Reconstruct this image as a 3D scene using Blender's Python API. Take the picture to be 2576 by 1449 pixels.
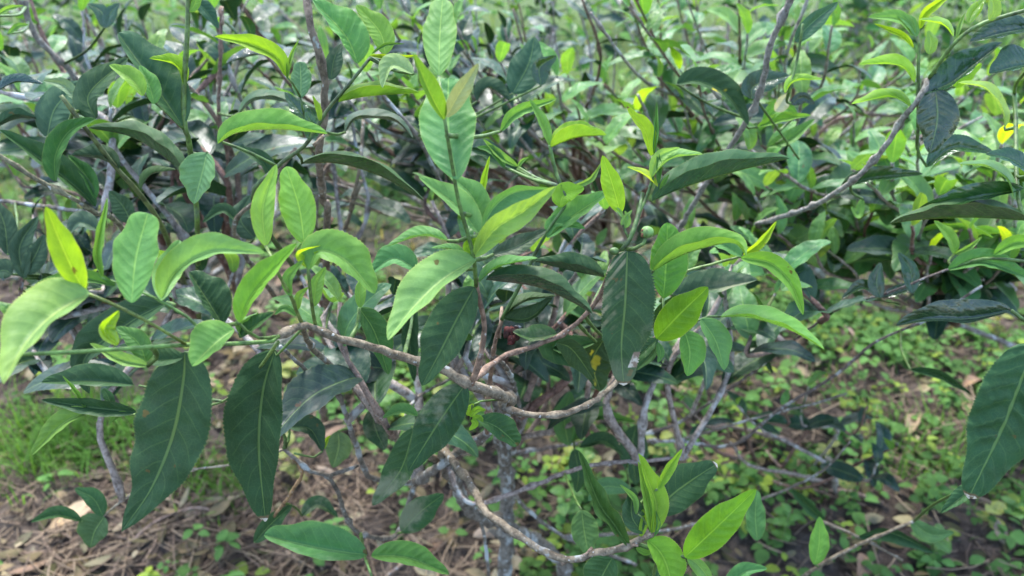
import bpy, math, random
import numpy as np
from mathutils import Vector, Matrix
random.seed(7); rng = np.random.default_rng(7)
for o in list(bpy.data.objects): bpy.data.objects.remove(o)
S = bpy.context.scene; COL = S.collection
R = math.radians
# ------------------------------------------------------------------ camera
PITCH = 30.0; CAMZ = 1.0; HFOV = 66.0; FPX = 1288/math.tan(R(HFOV/2))
cd = bpy.data.cameras.new('camera'); cam = bpy.data.objects.new('camera', cd); COL.objects.link(cam)
cam.location = (0,0,CAMZ); cam.rotation_euler = (R(90-PITCH),0,0)
cd.sensor_width = 36; cd.lens = 18/math.tan(R(HFOV/2)); cd.clip_start = .01; cd.clip_end = 500
cd.dof.use_dof = True; cd.dof.focus_distance = 0.44; cd.dof.aperture_fstop = 9.5
S.camera = cam
# ------------------------------------------------------------------ sky, sun, exposure
SUN_EL, SUN_AZ = 64.0, -18.0       # azimuth from +Y towards +X
w = bpy.data.worlds.new('World'); S.world = w; w.use_nodes = True
nt = w.node_tree; bg = nt.nodes['Background']
sky = nt.nodes.new('ShaderNodeTexSky'); sky.sky_type = 'NISHITA'; sky.sun_disc = False
sky.sun_elevation = R(SUN_EL); sky.sun_rotation = R(SUN_AZ); sky.dust_density = 1.5; sky.air_density = 1.0; sky.ozone_density = 1.0
nt.links.new(sky.outputs[0], bg.inputs[0]); bg.inputs[1].default_value = 0.135
ld = bpy.data.lights.new('sun','SUN'); ld.energy = 1.5; ld.angle = R(13); ld.color = (1,.975,.94)
sun = bpy.data.objects.new('sun', ld); COL.objects.link(sun)
sd = Vector((math.sin(R(SUN_AZ))*math.cos(R(SUN_EL)), math.cos(R(SUN_AZ))*math.cos(R(SUN_EL)), math.sin(R(SUN_EL))))
sun.rotation_euler = (-sd).to_track_quat('-Z','Y').to_euler(); sun.location = (0,0,6)
vs = S.view_settings; vs.view_transform = 'Standard'; vs.look = 'None'; vs.gamma = 1; vs.use_curve_mapping = False
vs.exposure = 2.2
# ------------------------------------------------------------------ helpers
CP, SP = math.cos(R(PITCH)), math.sin(R(PITCH))
def P(x, y, d):
    """a point of the place seen at picture position x,y (2576 wide) and d metres deep"""
    a = (x-1288)/FPX*d; b = (724.5-y)/FPX*d
    return np.stack((a, CP*d+SP*b, CAMZ-SP*d+CP*b),-1)
def proj(p):
    q = np.asarray(p)-np.array((0,0,CAMZ))
    d = q[1]*CP-q[2]*SP; b = q[1]*SP+q[2]*CP
    return 1288+q[0]/d*FPX, 724.5-b/d*FPX, d
def catmull(pts, n):
    pts = np.asarray(pts, float)
    if len(pts) == 2:
        t = np.linspace(0,1,n)[:,None]; return pts[0]*(1-t)+pts[1]*t
    Q = np.vstack((2*pts[0]-pts[1], pts, 2*pts[-1]-pts[-2])); m = len(pts)-1
    seg = np.linalg.norm(np.diff(pts,axis=0)[:, :2],axis=1)+1e-9
    cum = np.concatenate(([0],np.cumsum(seg))); cum /= cum[-1]
    t = np.linspace(0,1,n); i = np.clip(np.searchsorted(cum,t,side='right')-1,0,m-1); u = ((t-cum[i])/(cum[i+1]-cum[i]))[:,None]
    a,b,c,d = Q[i],Q[i+1],Q[i+2],Q[i+3]
    return .5*(2*b+(c-a)*u+(2*a-5*b+4*c-d)*u*u+(3*b-a-3*c+d)*u**3)
def mk(name, verts, faces, mat, parent=None, origin=None, uv=None, col=None, smooth=True):
    verts = np.asarray(verts,float)
    og = np.asarray(origin if origin is not None else (0,0,0),float)
    me = bpy.data.meshes.new(name)
    me.from_pydata((verts-og).tolist(), [], faces)
    if uv is not None:
        li = np.empty(len(me.loops),dtype=np.int32); me.loops.foreach_get('vertex_index',li)
        ul = me.uv_layers.new(name='UVMap'); ul.data.foreach_set('uv', np.asarray(uv,np.float32)[li].ravel())
    if smooth: me.polygons.foreach_set('use_smooth',[True]*len(me.polygons))
    me.materials.append(mat)
    return link(name, me, parent, og, col)
WORLD = {}
def link(name, me, parent, og, col=None):
    o = bpy.data.objects.new(name, me); COL.objects.link(o)
    WORLD[o.name] = np.asarray(og,float)
    if parent is not None:
        o.parent = parent; og = np.asarray(og)-WORLD[parent.name]
    o.location = og
    if col is not None: o.color = col
    return o
def empty(name, loc, label, cat, group=None):
    o = bpy.data.objects.new(name, None); COL.objects.link(o); o.location = loc; o.empty_display_size = .05
    WORLD[o.name] = np.asarray(loc,float); o['label'] = label; o['category'] = cat
    if group: o['group'] = group
    return o
# ------------------------------------------------------------------ materials
def newmat(name):
    m = bpy.data.materials.new(name); m.use_nodes = True; n = m.node_tree; n.nodes.clear()
    return m, n
class N:
    def __init__(s, nt): s.t = nt
    def __call__(s, typ, **kw):
        n = s.t.nodes.new(typ)
        for k,v in kw.items():
            if k.startswith('i_'):
                k = k[2:]; k = int(k) if k.isdigit() else k.replace('_',' ')
                s.set(n.inputs[k], v)
            else: setattr(n,k,v)
        return n
    def set(s, sock, v):
        if isinstance(v, bpy.types.NodeSocket): s.t.links.new(v, sock)
        elif isinstance(v, bpy.types.Node): s.t.links.new(v.outputs[0], sock)
        else: sock.default_value = v
    def m(s, op, a, b=0.0, c=0.0):
        n = s.t.nodes.new('ShaderNodeMath'); n.operation = op
        for i,v in enumerate((a,b,c)): s.set(n.inputs[i], v)
        return n.outputs[0]
    def mix(s, f, a, b, mode='MIX'):
        n = s.t.nodes.new('ShaderNodeMix'); n.data_type = 'RGBA'; n.blend_type = mode
        s.set(n.inputs[0], f); s.set(n.inputs[6], a); s.set(n.inputs[7], b); return n.outputs[2]
    def ss(s, v, lo, hi, a=0.0, b=1.0):
        n = s.t.nodes.new('ShaderNodeMapRange'); n.interpolation_type = 'SMOOTHSTEP'
        for i,x in enumerate((v,lo,hi,a,b)): s.set(n.inputs[i], x)
        return n.outputs[0]
    def noise(s, vec, scale, detail=3.0, rough=.5):
        n = s.t.nodes.new('ShaderNodeTexNoise'); s.set(n.inputs['Vector'],vec)
        n.inputs['Scale'].default_value = scale; n.inputs['Detail'].default_value = detail; n.inputs['Roughness'].default_value = rough
        return n.outputs[0]
def leaf_material(name, veins=True, rough=(.10,.27), vcol=None, dusty=0.0, spots=0.0, wear=False, scorch=False, spec=.8, coat=.0, unit=1.0):
    m, t = newmat(name); g = N(t)
    oi = g('ShaderNodeObjectInfo'); tc = g('ShaderNodeTexCoord'); geo = g('ShaderNodeNewGeometry')
    if vcol:
        at = g('ShaderNodeAttribute', attribute_name='tint'); base = at.outputs['Color']; tr = at.outputs['Alpha']
    else: base = oi.outputs['Color']; tr = oi.outputs['Alpha']
    rnd = oi.outputs['Random']
    off = g('ShaderNodeCombineXYZ', i_0=g.m('MULTIPLY',rnd,37.0), i_1=g.m('MULTIPLY',rnd,11.0))
    pos = g('ShaderNodeVectorMath', operation='ADD', i_0=geo.outputs['Position'] if vcol else tc.outputs['Object'], i_1=off.outputs[0]).outputs[0]
    if unit != 1: pos = g('ShaderNodeVectorMath', operation='SCALE', i_0=pos, i_Scale=unit).outputs[0]
    n1 = g.noise(pos, 60, 4, .6); n2 = g.noise(pos, 260, 2)
    c = g.mix(g.ss(n1,.3,.7), g.mix(1.0, base, (.80,.82,.82,1),'MULTIPLY'), g.mix(1.0, base, (1.18,1.14,1.1,1),'MULTIPLY'))
    rgh = g.ss(n1,.35,.65,rough[0],rough[1]); height = g.m('MULTIPLY',n2,.12)
    if veins:
        sx = g('ShaderNodeSeparateXYZ', i_0=tc.outputs['UV'])
        u, v = sx.outputs[0], sx.outputs[1]
        a = g.m('MULTIPLY', g.m('ABSOLUTE', g.m('SUBTRACT',u,.5)), 2.0)
        side = g.m('MULTIPLY', g.m('GREATER_THAN',u,.5), .37)
        wob = g.m('MULTIPLY', g.m('SUBTRACT', g.noise(pos,45,2), .5), .9)
        ph = g.m('ADD', g.m('ADD', g.m('SUBTRACT', g.m('MULTIPLY',v,9.0), g.m('MULTIPLY',g.m('POWER',a,1.3),1.7)), side), g.m('MULTIPLY',wob,.5))
        dv = g.m('ABSOLUTE', g.m('SUBTRACT', g.m('FRACT',ph), .5))          # 0 on the vein, .5 between
        lat = g.m('MULTIPLY', g.ss(dv,.015,.07,1,0), g.ss(a,.72,.9,1,0))
        vor = g('ShaderNodeTexVoronoi', feature='DISTANCE_TO_EDGE', i_Vector=pos); vor.inputs['Scale'].default_value = 420
        net = g.ss(vor.outputs['Distance'],.0,.09,1,0)
        mid = g.ss(a, .026, .06, 1, 0)
        rim = g.ss(a,.955,.985,0,1)
        vein = g.m('MAXIMUM', g.m('MULTIPLY',mid,.72), g.m('MULTIPLY',lat,.17))
        pale = g.mix(.35, g.mix(1.0, base, (2.2,1.9,1.7,1),'MULTIPLY'), (.30,.42,.12,1))
        c = g.mix(vein, c, pale)
        c = g.mix(g.m('MULTIPLY', g.ss(a,.45,1,0,1), g.m('MULTIPLY',tr,1.2)), c, g.mix(1.0, base, (1.25,1.15,.45,1),'MULTIPLY'))
        c = g.mix(g.m('MULTIPLY',rim,g.m('ADD',.04,tr)), c, (.42,.45,.16,1))
        c = g.mix(g.m('MULTIPLY',net,.10), c, pale)
        height = g.m('ADD', height, g.m('MULTIPLY', g.ss(dv,0,.4,0,1), g.m('MULTIPLY',n1,.55)))
        height = g.m('SUBTRACT', height, g.m('MULTIPLY',mid,.7))
        height = g.m('SUBTRACT', height, g.m('MULTIPLY',net,.10))
    grad = g.noise(pos, 17, 2)
    c = g.mix(g.m('MULTIPLY', g.ss(grad,.5,.75), .55), c, g.mix(1.0, c, (1.35,1.12,.6,1),'MULTIPLY'))
    bl = g.m('MULTIPLY', g.m('MULTIPLY', g.ss(g.noise(pos,85,3,.6),.69,.72), g.m('GREATER_THAN',rnd,.45)), .85)
    c = g.mix(bl, c, (.10,.055,.025,1)); rgh = g.m('MAXIMUM', rgh, g.m('MULTIPLY',bl,.8))
    if dusty:
        d = g.m('MULTIPLY', g.ss(g.noise(pos,38,5,.65),.48,.66), dusty)
        c = g.mix(d, c, (.26,.25,.20,1)); rgh = g.m('MAXIMUM', rgh, g.m('MULTIPLY',d,.8))
    if spots:
        sp = g.m('MULTIPLY', g.ss(g.noise(pos,75,2,.4),.66,.72), spots)
        c = g.mix(sp, c, (.42,.36,.03,1))
    if wear:                                                             # a dry, torn tip and gnawed margin
        e = g.m('ADD', v, g.m('MULTIPLY', g.m('SUBTRACT',g.noise(pos,140,3),.5), .05))
        tip = g.m('MULTIPLY',g.ss(e,.975,.982),g.ss(g.noise(pos,420,3),.40,.55)); brown = g.ss(e,.958,.972,0,1)
        c = g.mix(brown, c, (.12,.07,.05,1)); c = g.mix(tip, c, (.55,.50,.47,1))
    if scorch:
        u = g.m('SUBTRACT',1.0,u)
    if scorch:                                                           # dry patch on one margin, pale bands between the veins
        e = g.m('ADD', g.m('MULTIPLY', g.m('SUBTRACT', v, g.m('MULTIPLY', g.m('SUBTRACT',u,.5), -.12)), 1.0), 0.0)
        nb = g.m('MULTIPLY', g.m('SUBTRACT', g.noise(pos,120,4),.5), .16)
        q = g.m('MULTIPLY', g.ss(g.m('ADD', g.m('SUBTRACT',u, g.m('MULTIPLY',g.m('SUBTRACT',v,.78),-1.2)), nb),.80,.83), g.m('MULTIPLY', g.ss(v,.745,.76), g.ss(v,.865,.875,1,0)))
        c = g.mix(q, c, g.mix(g.ss(g.noise(pos,200,3),.45,.6), (.20,.13,.12,1), (.50,.45,.43,1)))
        q2 = g.m('MULTIPLY', g.ss(v,.74,.75), g.m('MULTIPLY', g.ss(v,.93,.94,1,0), g.m('MULTIPLY', g.ss(g.m('ADD',q,0),0.02,.4,0,1), 0.0)))
        band = g.m('MULTIPLY', g.m('MULTIPLY', g.ss(dv,.22,.4), g.ss(g.noise(pos,55,4),.42,.6)), g.m('MULTIPLY', g.ss(u,.5,.42,0,1), g.ss(v,.62,.5,0,1)))
        c = g.mix(g.m('MULTIPLY',band,.7), c, (.34,.30,.22,1))
        rgh = g.m('MAXIMUM', rgh, g.m('MULTIPLY', g.m('MAXIMUM',q,band), .75))
    back = geo.outputs['Backfacing']
    under = g.mix(.3, g.mix(1.0, c, (1.35,1.28,1.1,1),'MULTIPLY'), (.10,.17,.05,1))
    c2 = g.mix(g.m('MULTIPLY',back,.75), c, under)
    rgh2 = g.m('ADD', rgh, g.m('MULTIPLY',back,.35))
    lowf = g.noise(pos, 42, 2, .5)
    b0 = g('ShaderNodeBump', i_Height=lowf); b0.inputs['Strength'].default_value = .7; b0.inputs['Distance'].default_value = .007
    bump = g('ShaderNodeBump', i_Height=height, i_Normal=b0.outputs[0]); bump.inputs['Strength'].default_value = .5; bump.inputs['Distance'].default_value = .0008
    pb = g('ShaderNodeBsdfPrincipled', i_Base_Color=c2, i_Roughness=rgh2)
    g.set(pb.inputs['Specular IOR Level'], g.m('SUBTRACT', spec, g.m('MULTIPLY',back,spec*.8)))
    g.set(pb.inputs['Normal'], bump.outputs[0])
    pb.inputs['Coat Roughness'].default_value = .22; g.set(pb.inputs['Coat Weight'], g.m('SUBTRACT', coat, g.m('MULTIPLY',back,coat)))
    tl = g('ShaderNodeBsdfTranslucent')
    g.set(tl.inputs['Color'], g.mix(1.0, c, (2.0,1.75,.55,1),'MULTIPLY'))
    mx = g('ShaderNodeMixShader', i_0=tr, i_1=pb.outputs[0], i_2=tl.outputs[0])
    out = g('ShaderNodeOutputMaterial', i_0=mx.outputs[0])
    return m
def bark_material(name, lichen=.0, green=False):
    m, t = newmat(name); g = N(t)
    oi = g('ShaderNodeObjectInfo'); geo = g('ShaderNodeNewGeometry'); pos = geo.outputs['Position']
    base = oi.outputs['Color']
    mp = g('ShaderNodeMapping', i_Vector=pos); mp.inputs['Scale'].default_value = (1,1,.4)
    n1 = g.noise(pos, 150, 6, .75); n2 = g.noise(mp.outputs[0], 600, 3); n3 = g.noise(pos, 55, 4, .6)
    c = g.mix(g.ss(n1,.3,.7), g.mix(1.0, base,(.34,.29,.24,1),'MULTIPLY'), g.mix(1.0, base,(1.6,1.55,1.5,1),'MULTIPLY'))
    if not green: c = g.mix(g.m('MULTIPLY',g.ss(n2,.55,.72),.5), c, (.03,.022,.018,1))
    if lichen: c = g.mix(g.m('MULTIPLY', g.ss(n3,.66-.14*lichen,.74-.12*lichen), .7), c, (.50,.54,.53,1))
    if not green: c = g.mix(g.m('MULTIPLY',g.ss(g.noise(pos,330,2),.66,.72),.8), c, (.52,.52,.48,1))
    bump = g('ShaderNodeBump', i_Height=g.m('ADD',n1,n2)); bump.inputs['Strength'].default_value = .25 if green else .7; bump.inputs['Distance'].default_value = .0015
    pb = g('ShaderNodeBsdfPrincipled', i_Base_Color=c, i_Roughness=.5 if green else .8)
    g.set(pb.inputs['Normal'], bump.outputs[0])
    g('ShaderNodeOutputMaterial', i_0=pb.outputs[0]); return m
LEAF = leaf_material('leaf')
LEAF_DUST = leaf_material('leaf_dusty', dusty=.55)
LEAF_SPOT = leaf_material('leaf_spotted', spots=.9)
LEAF_WEAR = leaf_material('leaf_worn_tip', wear=True)
LEAF_HERO = leaf_material('leaf_scorched', wear=True, scorch=True, dusty=.25)
LEAF_GLOSS = leaf_material('leaf_glossy', rough=(.08,.24), spec=1.0, coat=.1)
LEAF_BACK = leaf_material('leaf_soft', rough=(.36,.56), spec=.5, unit=.075)
SMALL = leaf_material('leaf_small', veins=False, vcol=True, rough=(.4,.6), spec=.45)
DEAD = leaf_material('dead_leaf', rough=(.6,.85), spec=.25, unit=.06)
BARK = bark_material('bark', .35); BARKL = bark_material('bark_lichen', .95); STEM = bark_material('green_stem', 0, True)
# ------------------------------------------------------------------ leaf geometry
def width_profile(t, peak, full):
    a = full*peak; b = full*(1-peak); w = np.power(np.clip(t,1e-6,1),a)*np.power(np.clip(1-t,0,1),b)
    w /= (peak**a)*((1-peak)**b)
    e = np.clip((t-.60)/.40,0,1); return w*(1-.20*np.sin(np.pi*e)**2)
def grid_faces(nL, nW, flip):
    F = []
    for i in range(nL-1):
        for j in range(nW-1):
            a = i*nW+j; q = (a,a+1,a+nW+1,a+nW)
            F.append(q[::-1] if flip else q)
    return F
def finish_grid(G, T, Sg, quilt, wave, scale, seed):
    """adds vein quilting and margin waves along the surface normal"""
    r = np.random.default_rng(seed)
    du = np.gradient(G,axis=0); dv = np.gradient(G,axis=1)
    n = np.cross(du,dv); n /= np.linalg.norm(n,axis=2,keepdims=True)+1e-12
    a = np.abs(Sg); ph = T*9-1.7*a**1.3+np.where(Sg>0,.37,0)
    ph = ph+.22*np.sin(2*np.pi*(1.3*T+r.uniform()))+.12*np.sin(2*np.pi*(3.1*T+r.uniform()+.3*np.sign(Sg)))
    am = .35+.65*np.sin(np.pi*(1.7*T+r.uniform()+.35*np.sign(Sg)))**2
    h = quilt*am*(np.cos(2*np.pi*ph))*np.sin(np.pi*np.clip(a,0,1))
    k = r.uniform(2.2,4.2); h = h+wave*np.sin(2*np.pi*(k*T+r.uniform()+.25*np.sign(Sg)))*a**2.5*np.sin(np.pi*T)
    return G+n*(h*scale)[...,None]
def hero_leaf(cls, pts, d, wl, wr, **k):
    """one leaf: midrib through pts, half widths wl (left of base-to-tip) and wr; a negative half width folds that half over"""
    o = dict(zl=None, zr=None, W=None, peak=.44, full=1.35, dt=0.0, u=False, quilt=.028, wave=.045, cup=.6, teeth=1.0, mat=None, nL=64, nW=11, name='leaf', label=None, col=None, tl=None, hook=0)
    o.update(k)
    ds = d if isinstance(d,(list,tuple)) else [d+o['dt']*i/(len(pts)-1) for i in range(len(pts))]
    c3 = np.array([(p[0],p[1],dd) for p,dd in zip(pts,ds)])
    if math.hypot(pts[0][0]-pts[-1][0],pts[0][1]-pts[-1][1]) > 190 and 'nL' not in k: o['nL'] = 96
    nL, nW = o['nL'], o['nW']; hw = nW//2
    sp = catmull(c3, nL); T = np.linspace(0,1,nL)
    tan = np.gradient(sp[:,:2],axis=0); tan /= np.linalg.norm(tan,axis=1,keepdims=True)+1e-9
    lf = np.stack((tan[:,1],-tan[:,0]),1)
    L = np.linalg.norm(np.diff(sp[:,:2],axis=0),axis=1).sum()
    W = o['W'] or max(.19*L, abs(wl), abs(wr))
    def sg(z, wv, other):
        if z is not None: return z
        if wv < 0: return -1
        if other < 0: return 1
        return -o['cup']
    zl, zr = sg(o['zl'],wl,wr), sg(o['zr'],wr,wl)
    prof = width_profile(T,o['peak'],o['full']); prof = np.maximum(prof, .018 if nL>30 else .03)
    tooth = np.ones(nL)
    jt = np.random.default_rng(nL+int(pts[0][0])).uniform(.4,1.3,nL); tooth[1::2] += (.034*o['teeth']*jt)[1::2]; tooth[0::2] -= (.010*o['teeth']*jt)[0::2]
    tooth[T<.12] = 1; tooth[-1] = 1
    G = np.zeros((nL,nW,3)); Sg = np.zeros((nL,nW))
    seed = int(pts[0][0]*7+pts[0][1]*13+pts[-1][0])%100000
    for j in range(nW):
        s = (j-hw)/hw                           # -1 left margin ... +1 right margin
        a = abs(s); wv, z = (wl,zl) if s < 0 else (wr,zr)
        off = math.sqrt(max(0,W*W-wv*wv))*z
        pr = prof*(tooth if a > .99 else 1.0)
        px = wv*a*pr*(1 if s<0 else -1)
        bul = -.10*W*np.sin(np.pi*a)*prof
        dd = sp[:,2]; dz = (off*a**1.15*pr+bul)*dd/FPX
        G[:,j] = P(sp[:,0]+lf[:,0]*px, sp[:,1]+lf[:,1]*px, dd+dz)
        Sg[:,j] = s
    scale = W*ds[0]/FPX
    G = finish_grid(G, T[:,None].repeat(nW,1), Sg, o['quilt']*.75, o['wave'], (prof[:,None]*scale).repeat(nW,1), seed)
    uv = np.stack((Sg*.5+.5, T[:,None].repeat(nW,1)),2).reshape(-1,2)
    # left margin first: the upper side faces the viewer unless u
    F = grid_faces(nL,nW,not o['u'])
    return G.reshape(-1,3), F, uv, G[0,hw]
def variant_mesh(arch, fold, wid, seed, nL, nW, teeth, twist=0.0, peak=.45):
    """unit leaf along +X with its upper side to +Z; arch bends it down, fold lifts the halves"""
    T = np.linspace(0,1,nL); prof = np.maximum(width_profile(T,peak,1.35),.03); r = np.random.default_rng(seed)
    ang = -arch*T**1.2+arch*.35
    dx = np.cos(ang); dz = np.sin(ang); x = np.concatenate(([0],np.cumsum(dx[:-1])))/(nL-1); z = np.concatenate(([0],np.cumsum(dz[:-1])))/(nL-1)
    hw = nW//2; G = np.zeros((nL,nW,3)); Sg = np.zeros((nL,nW)); sway = r.uniform(-.10,.10)
    for j in range(nW):
        s = (j-hw)/hw; a = abs(s); pr = prof.copy()
        if teeth and a > .99: pr[1::2] *= 1.03; pr[0::2] *= .985
        f = fold*(1-.3*T)+twist*T*np.sign(s); y = s*wid*pr*np.cos(f); up = a**1.15*wid*pr*np.sin(f)+.05*wid*np.sin(np.pi*a)*prof+.04*wid*np.sin(6.28*(T*1.6+seed*.37))*prof
        G[:,j,0] = x-np.sin(ang)*up; G[:,j,1] = y+sway*T*T; G[:,j,2] = z+np.cos(ang)*up; Sg[:,j] = s
    G = finish_grid(G, T[:,None].repeat(nW,1), -Sg, .03, .06, (prof[:,None]*wid).repeat(nW,1), seed)
    me = bpy.data.meshes.new('leaf'); F = grid_faces(nL,nW,True)
    me.from_pydata(G.reshape(-1,3).tolist(),[],F)
    uv = np.stack((Sg*.5+.5, T[:,None].repeat(nW,1)),2).reshape(-1,2).astype(np.float32)
    li = np.empty(len(me.loops),dtype=np.int32); me.loops.foreach_get('vertex_index',li)
    me.uv_layers.new(name='UVMap').data.foreach_set('uv',uv[li].ravel())
    me.polygons.foreach_set('use_smooth',[True]*len(me.polygons))
    # make sure the upper side is +Z
    if sum(p.normal.z for p in me.polygons) < 0: me.flip_normals()
    me.materials.append(LEAF_BACK); return me
VAR_HI = [variant_mesh(random.uniform(.5,1.6), random.uniform(.15,.75), random.uniform(.17,.23), i, 34, 9, True, random.uniform(-.25,.25), random.uniform(.42,.55)) for i in range(12)]
VAR_LO = [variant_mesh(random.uniform(.4,1.6), random.uniform(.15,.75), random.uniform(.17,.24), 50+i, 11, 5, False, random.uniform(-.3,.3), random.uniform(.42,.55)) for i in range(10)]
COLS = {'D':((.008,.038,.020),.05), 'E':((.015,.060,.023),.10), 'M':((.060,.170,.050),.22), 'B':((.115,.26,.07),.32), 'Y':((.22,.39,.03),.50), 'P':((.15,.30,.11),.28), 'K':((.012,.032,.012),.08)}
def colour(cls, j=.12):
    c, t = COLS[cls]; f = 1+random.uniform(-j,j)
    return (c[0]*f*(1+random.uniform(-j,j)), c[1]*f, c[2]*f*(1+random.uniform(-j,j)), t)
# ------------------------------------------------------------------ branches
def tube(pts, radii, sides=8, node=0.0, jit=0.0, seed=0, cap=True):
    pts = np.asarray(pts); n = len(pts); r = np.random.default_rng(seed)
    tan = np.gradient(pts,axis=0); tan /= np.linalg.norm(tan,axis=1,keepdims=True)+1e-12
    ref = np.array((.31,.87,.37)); V = []; F = []
    for i in range(n):
        a = np.cross(tan[i],ref); a /= np.linalg.norm(a)+1e-9; b = np.cross(tan[i],a)
        for k in range(sides):
            th = 2*math.pi*k/sides; rr = radii[i]*(1+jit*r.uniform(-1,1))
            V.append(pts[i]+(a*math.cos(th)+b*math.sin(th))*rr)
    for i in range(n-1):
        for k in range(sides):
            a = i*sides+k; b = i*sides+(k+1)%sides; F.append((a,b,b+sides,a+sides))
    if cap: F.append(tuple(range(sides))[::-1]); F.append(tuple(range((n-1)*sides,n*sides)))
    return V, F
BR = []      # (object, dense world points, bush) of every branch, for leaves to grow from
def add_branch(bush, P3, r0, r1, kind='bark', col=None, name='branch', knots=None, sides=8, label=None, step=.006, keep=True):
    P3 = np.asarray(P3,float); L = np.linalg.norm(np.diff(P3,axis=0),axis=1).sum()
    n = int(max(4,min(90,L/step))); seed = len(BR)
    pts = catmull3(P3,n); t = np.linspace(0,1,n); rad = r0*(1-t)+r1*t
    r = np.random.default_rng(seed+5)
    if kind != 'stem':
        pts = pts+r.normal(0,.16,(n,3))*rad[:,None]
        gap = .020+.012*r.uniform(); s = t*L
        for q in np.arange(gap*.6, L-.004, gap):
            q = q+r.uniform(-.005,.005); rad = rad*(1+(.35+.55*r.uniform())*np.exp(-((s-q)/.0018)**2))
    else:
        s = t*L
        for q in np.arange(.02, L-.004, .028): rad = rad*(1+.16*np.exp(-((s-q)/.002)**2))
    V,F = tube(pts,rad,sides,jit=.09 if kind!='stem' else .02,seed=seed)
    mat = {'bark':BARK,'lichen':BARKL,'stem':STEM}[kind]
    if col is not None and kind=='bark': col = (col[0]*1.6,col[1]*1.6,col[2]*1.6,1)
    if col is None: col = {'bark':(.20,.168,.118,1),'lichen':(.165,.15,.125,1),'stem':(.085,.16,.035,1)}[kind]
    o = mk(name,V,F,mat,bush,P3[0],col=col)
    if label: o['label'] = label
    if keep: BR.append((o,pts,bush))
    return o, pts
def catmull3(pts,n):
    pts = np.asarray(pts,float)
    if len(pts) == 2:
        t = np.linspace(0,1,n)[:,None]; return pts[0]*(1-t)+pts[1]*t
    Q = np.vstack((2*pts[0]-pts[1],pts,2*pts[-1]-pts[-2])); m = len(pts)-1
    cum = np.concatenate(([0],np.cumsum(np.linalg.norm(np.diff(pts,axis=0),axis=1)+1e-9))); cum /= cum[-1]
    t = np.linspace(0,1,n); i = np.clip(np.searchsorted(cum,t,side='right')-1,0,m-1); u = ((t-cum[i])/(cum[i+1]-cum[i]))[:,None]
    a,b,c,d = Q[i],Q[i+1],Q[i+2],Q[i+3]
    return .5*(2*b+(c-a)*u+(2*a-5*b+4*c-d)*u*u+(3*b-a-3*c+d)*u**3)
# ------------------------------------------------------------------ ground: soil sheet, straw, litter, weeds, grass
_k = [(rng.uniform(-1,1,2),rng.uniform(0,6.28)) for _ in range(14)]
def patch(x,y,f,s=0):
    v = 0
    for i in range(5):
        (k,ph) = _k[(i+s*3)%14]; k = k/np.linalg.norm(k); v = v+np.sin((k[0]*x+k[1]*y)*f*(1+.37*i)+ph*(1+s))
    return v/5*1.6
def gz(x,y):
    return .010*np.sin(x*7+1)*np.cos(y*6)+.008*np.sin(x*19+y*13)+.005*np.sin(x*41-y*37+2)+.006*np.cos(y*23+x*5)
def soil_material():
    m,t = newmat('soil'); g = N(t); geo = g('ShaderNodeNewGeometry'); pos = geo.outputs['Position']
    n1 = g.noise(pos,7,6,.65); n2 = g.noise(pos,70,5,.7); n3 = g.noise(pos,2.2,4)
    c = g.mix(g.ss(n1,.35,.65),(.050,.038,.031,1),(.130,.105,.085,1))
    c = g.mix(g.m('MULTIPLY',g.ss(n2,.5,.7),.6),c,(.23,.18,.14,1))
    c = g.mix(g.m('MULTIPLY',g.ss(n2,.5,.36),.6),c,(.022,.014,.011,1))
    sy = g('ShaderNodeSeparateXYZ',i_0=pos).outputs[1]
    far = g.m('MULTIPLY', g.ss(g.m('ADD',sy,g.m('MULTIPLY',n3,1.2)),2.3,3.0), .8)
    c = g.mix(far,c,(.10,.17,.05,1))
    b = g('ShaderNodeBump',i_Height=g.m('ADD',n1,n2)); b.inputs['Strength'].default_value=.9; b.inputs['Distance'].default_value=.02
    pb = g('ShaderNodeBsdfPrincipled',i_Base_Color=c,i_Roughness=.92); pb.inputs['Specular IOR Level'].default_value=.2
    g.set(pb.inputs['Normal'],b.outputs[0]); g('ShaderNodeOutputMaterial',i_0=pb.outputs[0]); return m
def graded(lo,hi,step,ext):
    a = np.arange(lo,hi+1e-6,step); out=[hi]; s=step
    while out[-1] < ext: s*=1.5; out.append(out[-1]+s)
    o2=[lo]; s=step
    while o2[-1] > -ext: s*=1.5; o2.append(o2[-1]-s)
    return np.concatenate((o2[:0:-1],a,out[1:]))
gx = graded(-2.6,2.6,.022,150); gy = graded(.3,4.2,.022,150)
XX,YY = np.meshgrid(gx,gy,indexing='ij'); inside = np.clip(1-np.maximum(np.maximum(np.abs(XX)-3,0),np.maximum(np.abs(YY-2)-2.5,0)),0,1)
ZZ = gz(XX,YY)*inside+rng.normal(0,.0035,XX.shape)*inside
gv = np.stack((XX,YY,ZZ),2).reshape(-1,3)
ground = mk('ground',gv,grid_faces(len(gx),len(gy),True),soil_material()); ground['kind'] = 'structure'
if ground.data.polygons[0].normal.z < 0: ground.data.flip_normals()
def stuff(name, V, F, tint, mat, label, cat):
    me = bpy.data.meshes.new(name); me.from_pydata(np.asarray(V).tolist(),[],F)
    at = me.color_attributes.new('tint','FLOAT_COLOR','POINT'); at.data.foreach_set('color',np.asarray(tint,np.float32).ravel())
    me.polygons.foreach_set('use_smooth',[True]*len(me.polygons)); me.materials.append(mat)
    o = link(name,me,None,(0,0,0)); o['kind']='stuff'; o['label']=label; o['category']=cat; return o
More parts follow.
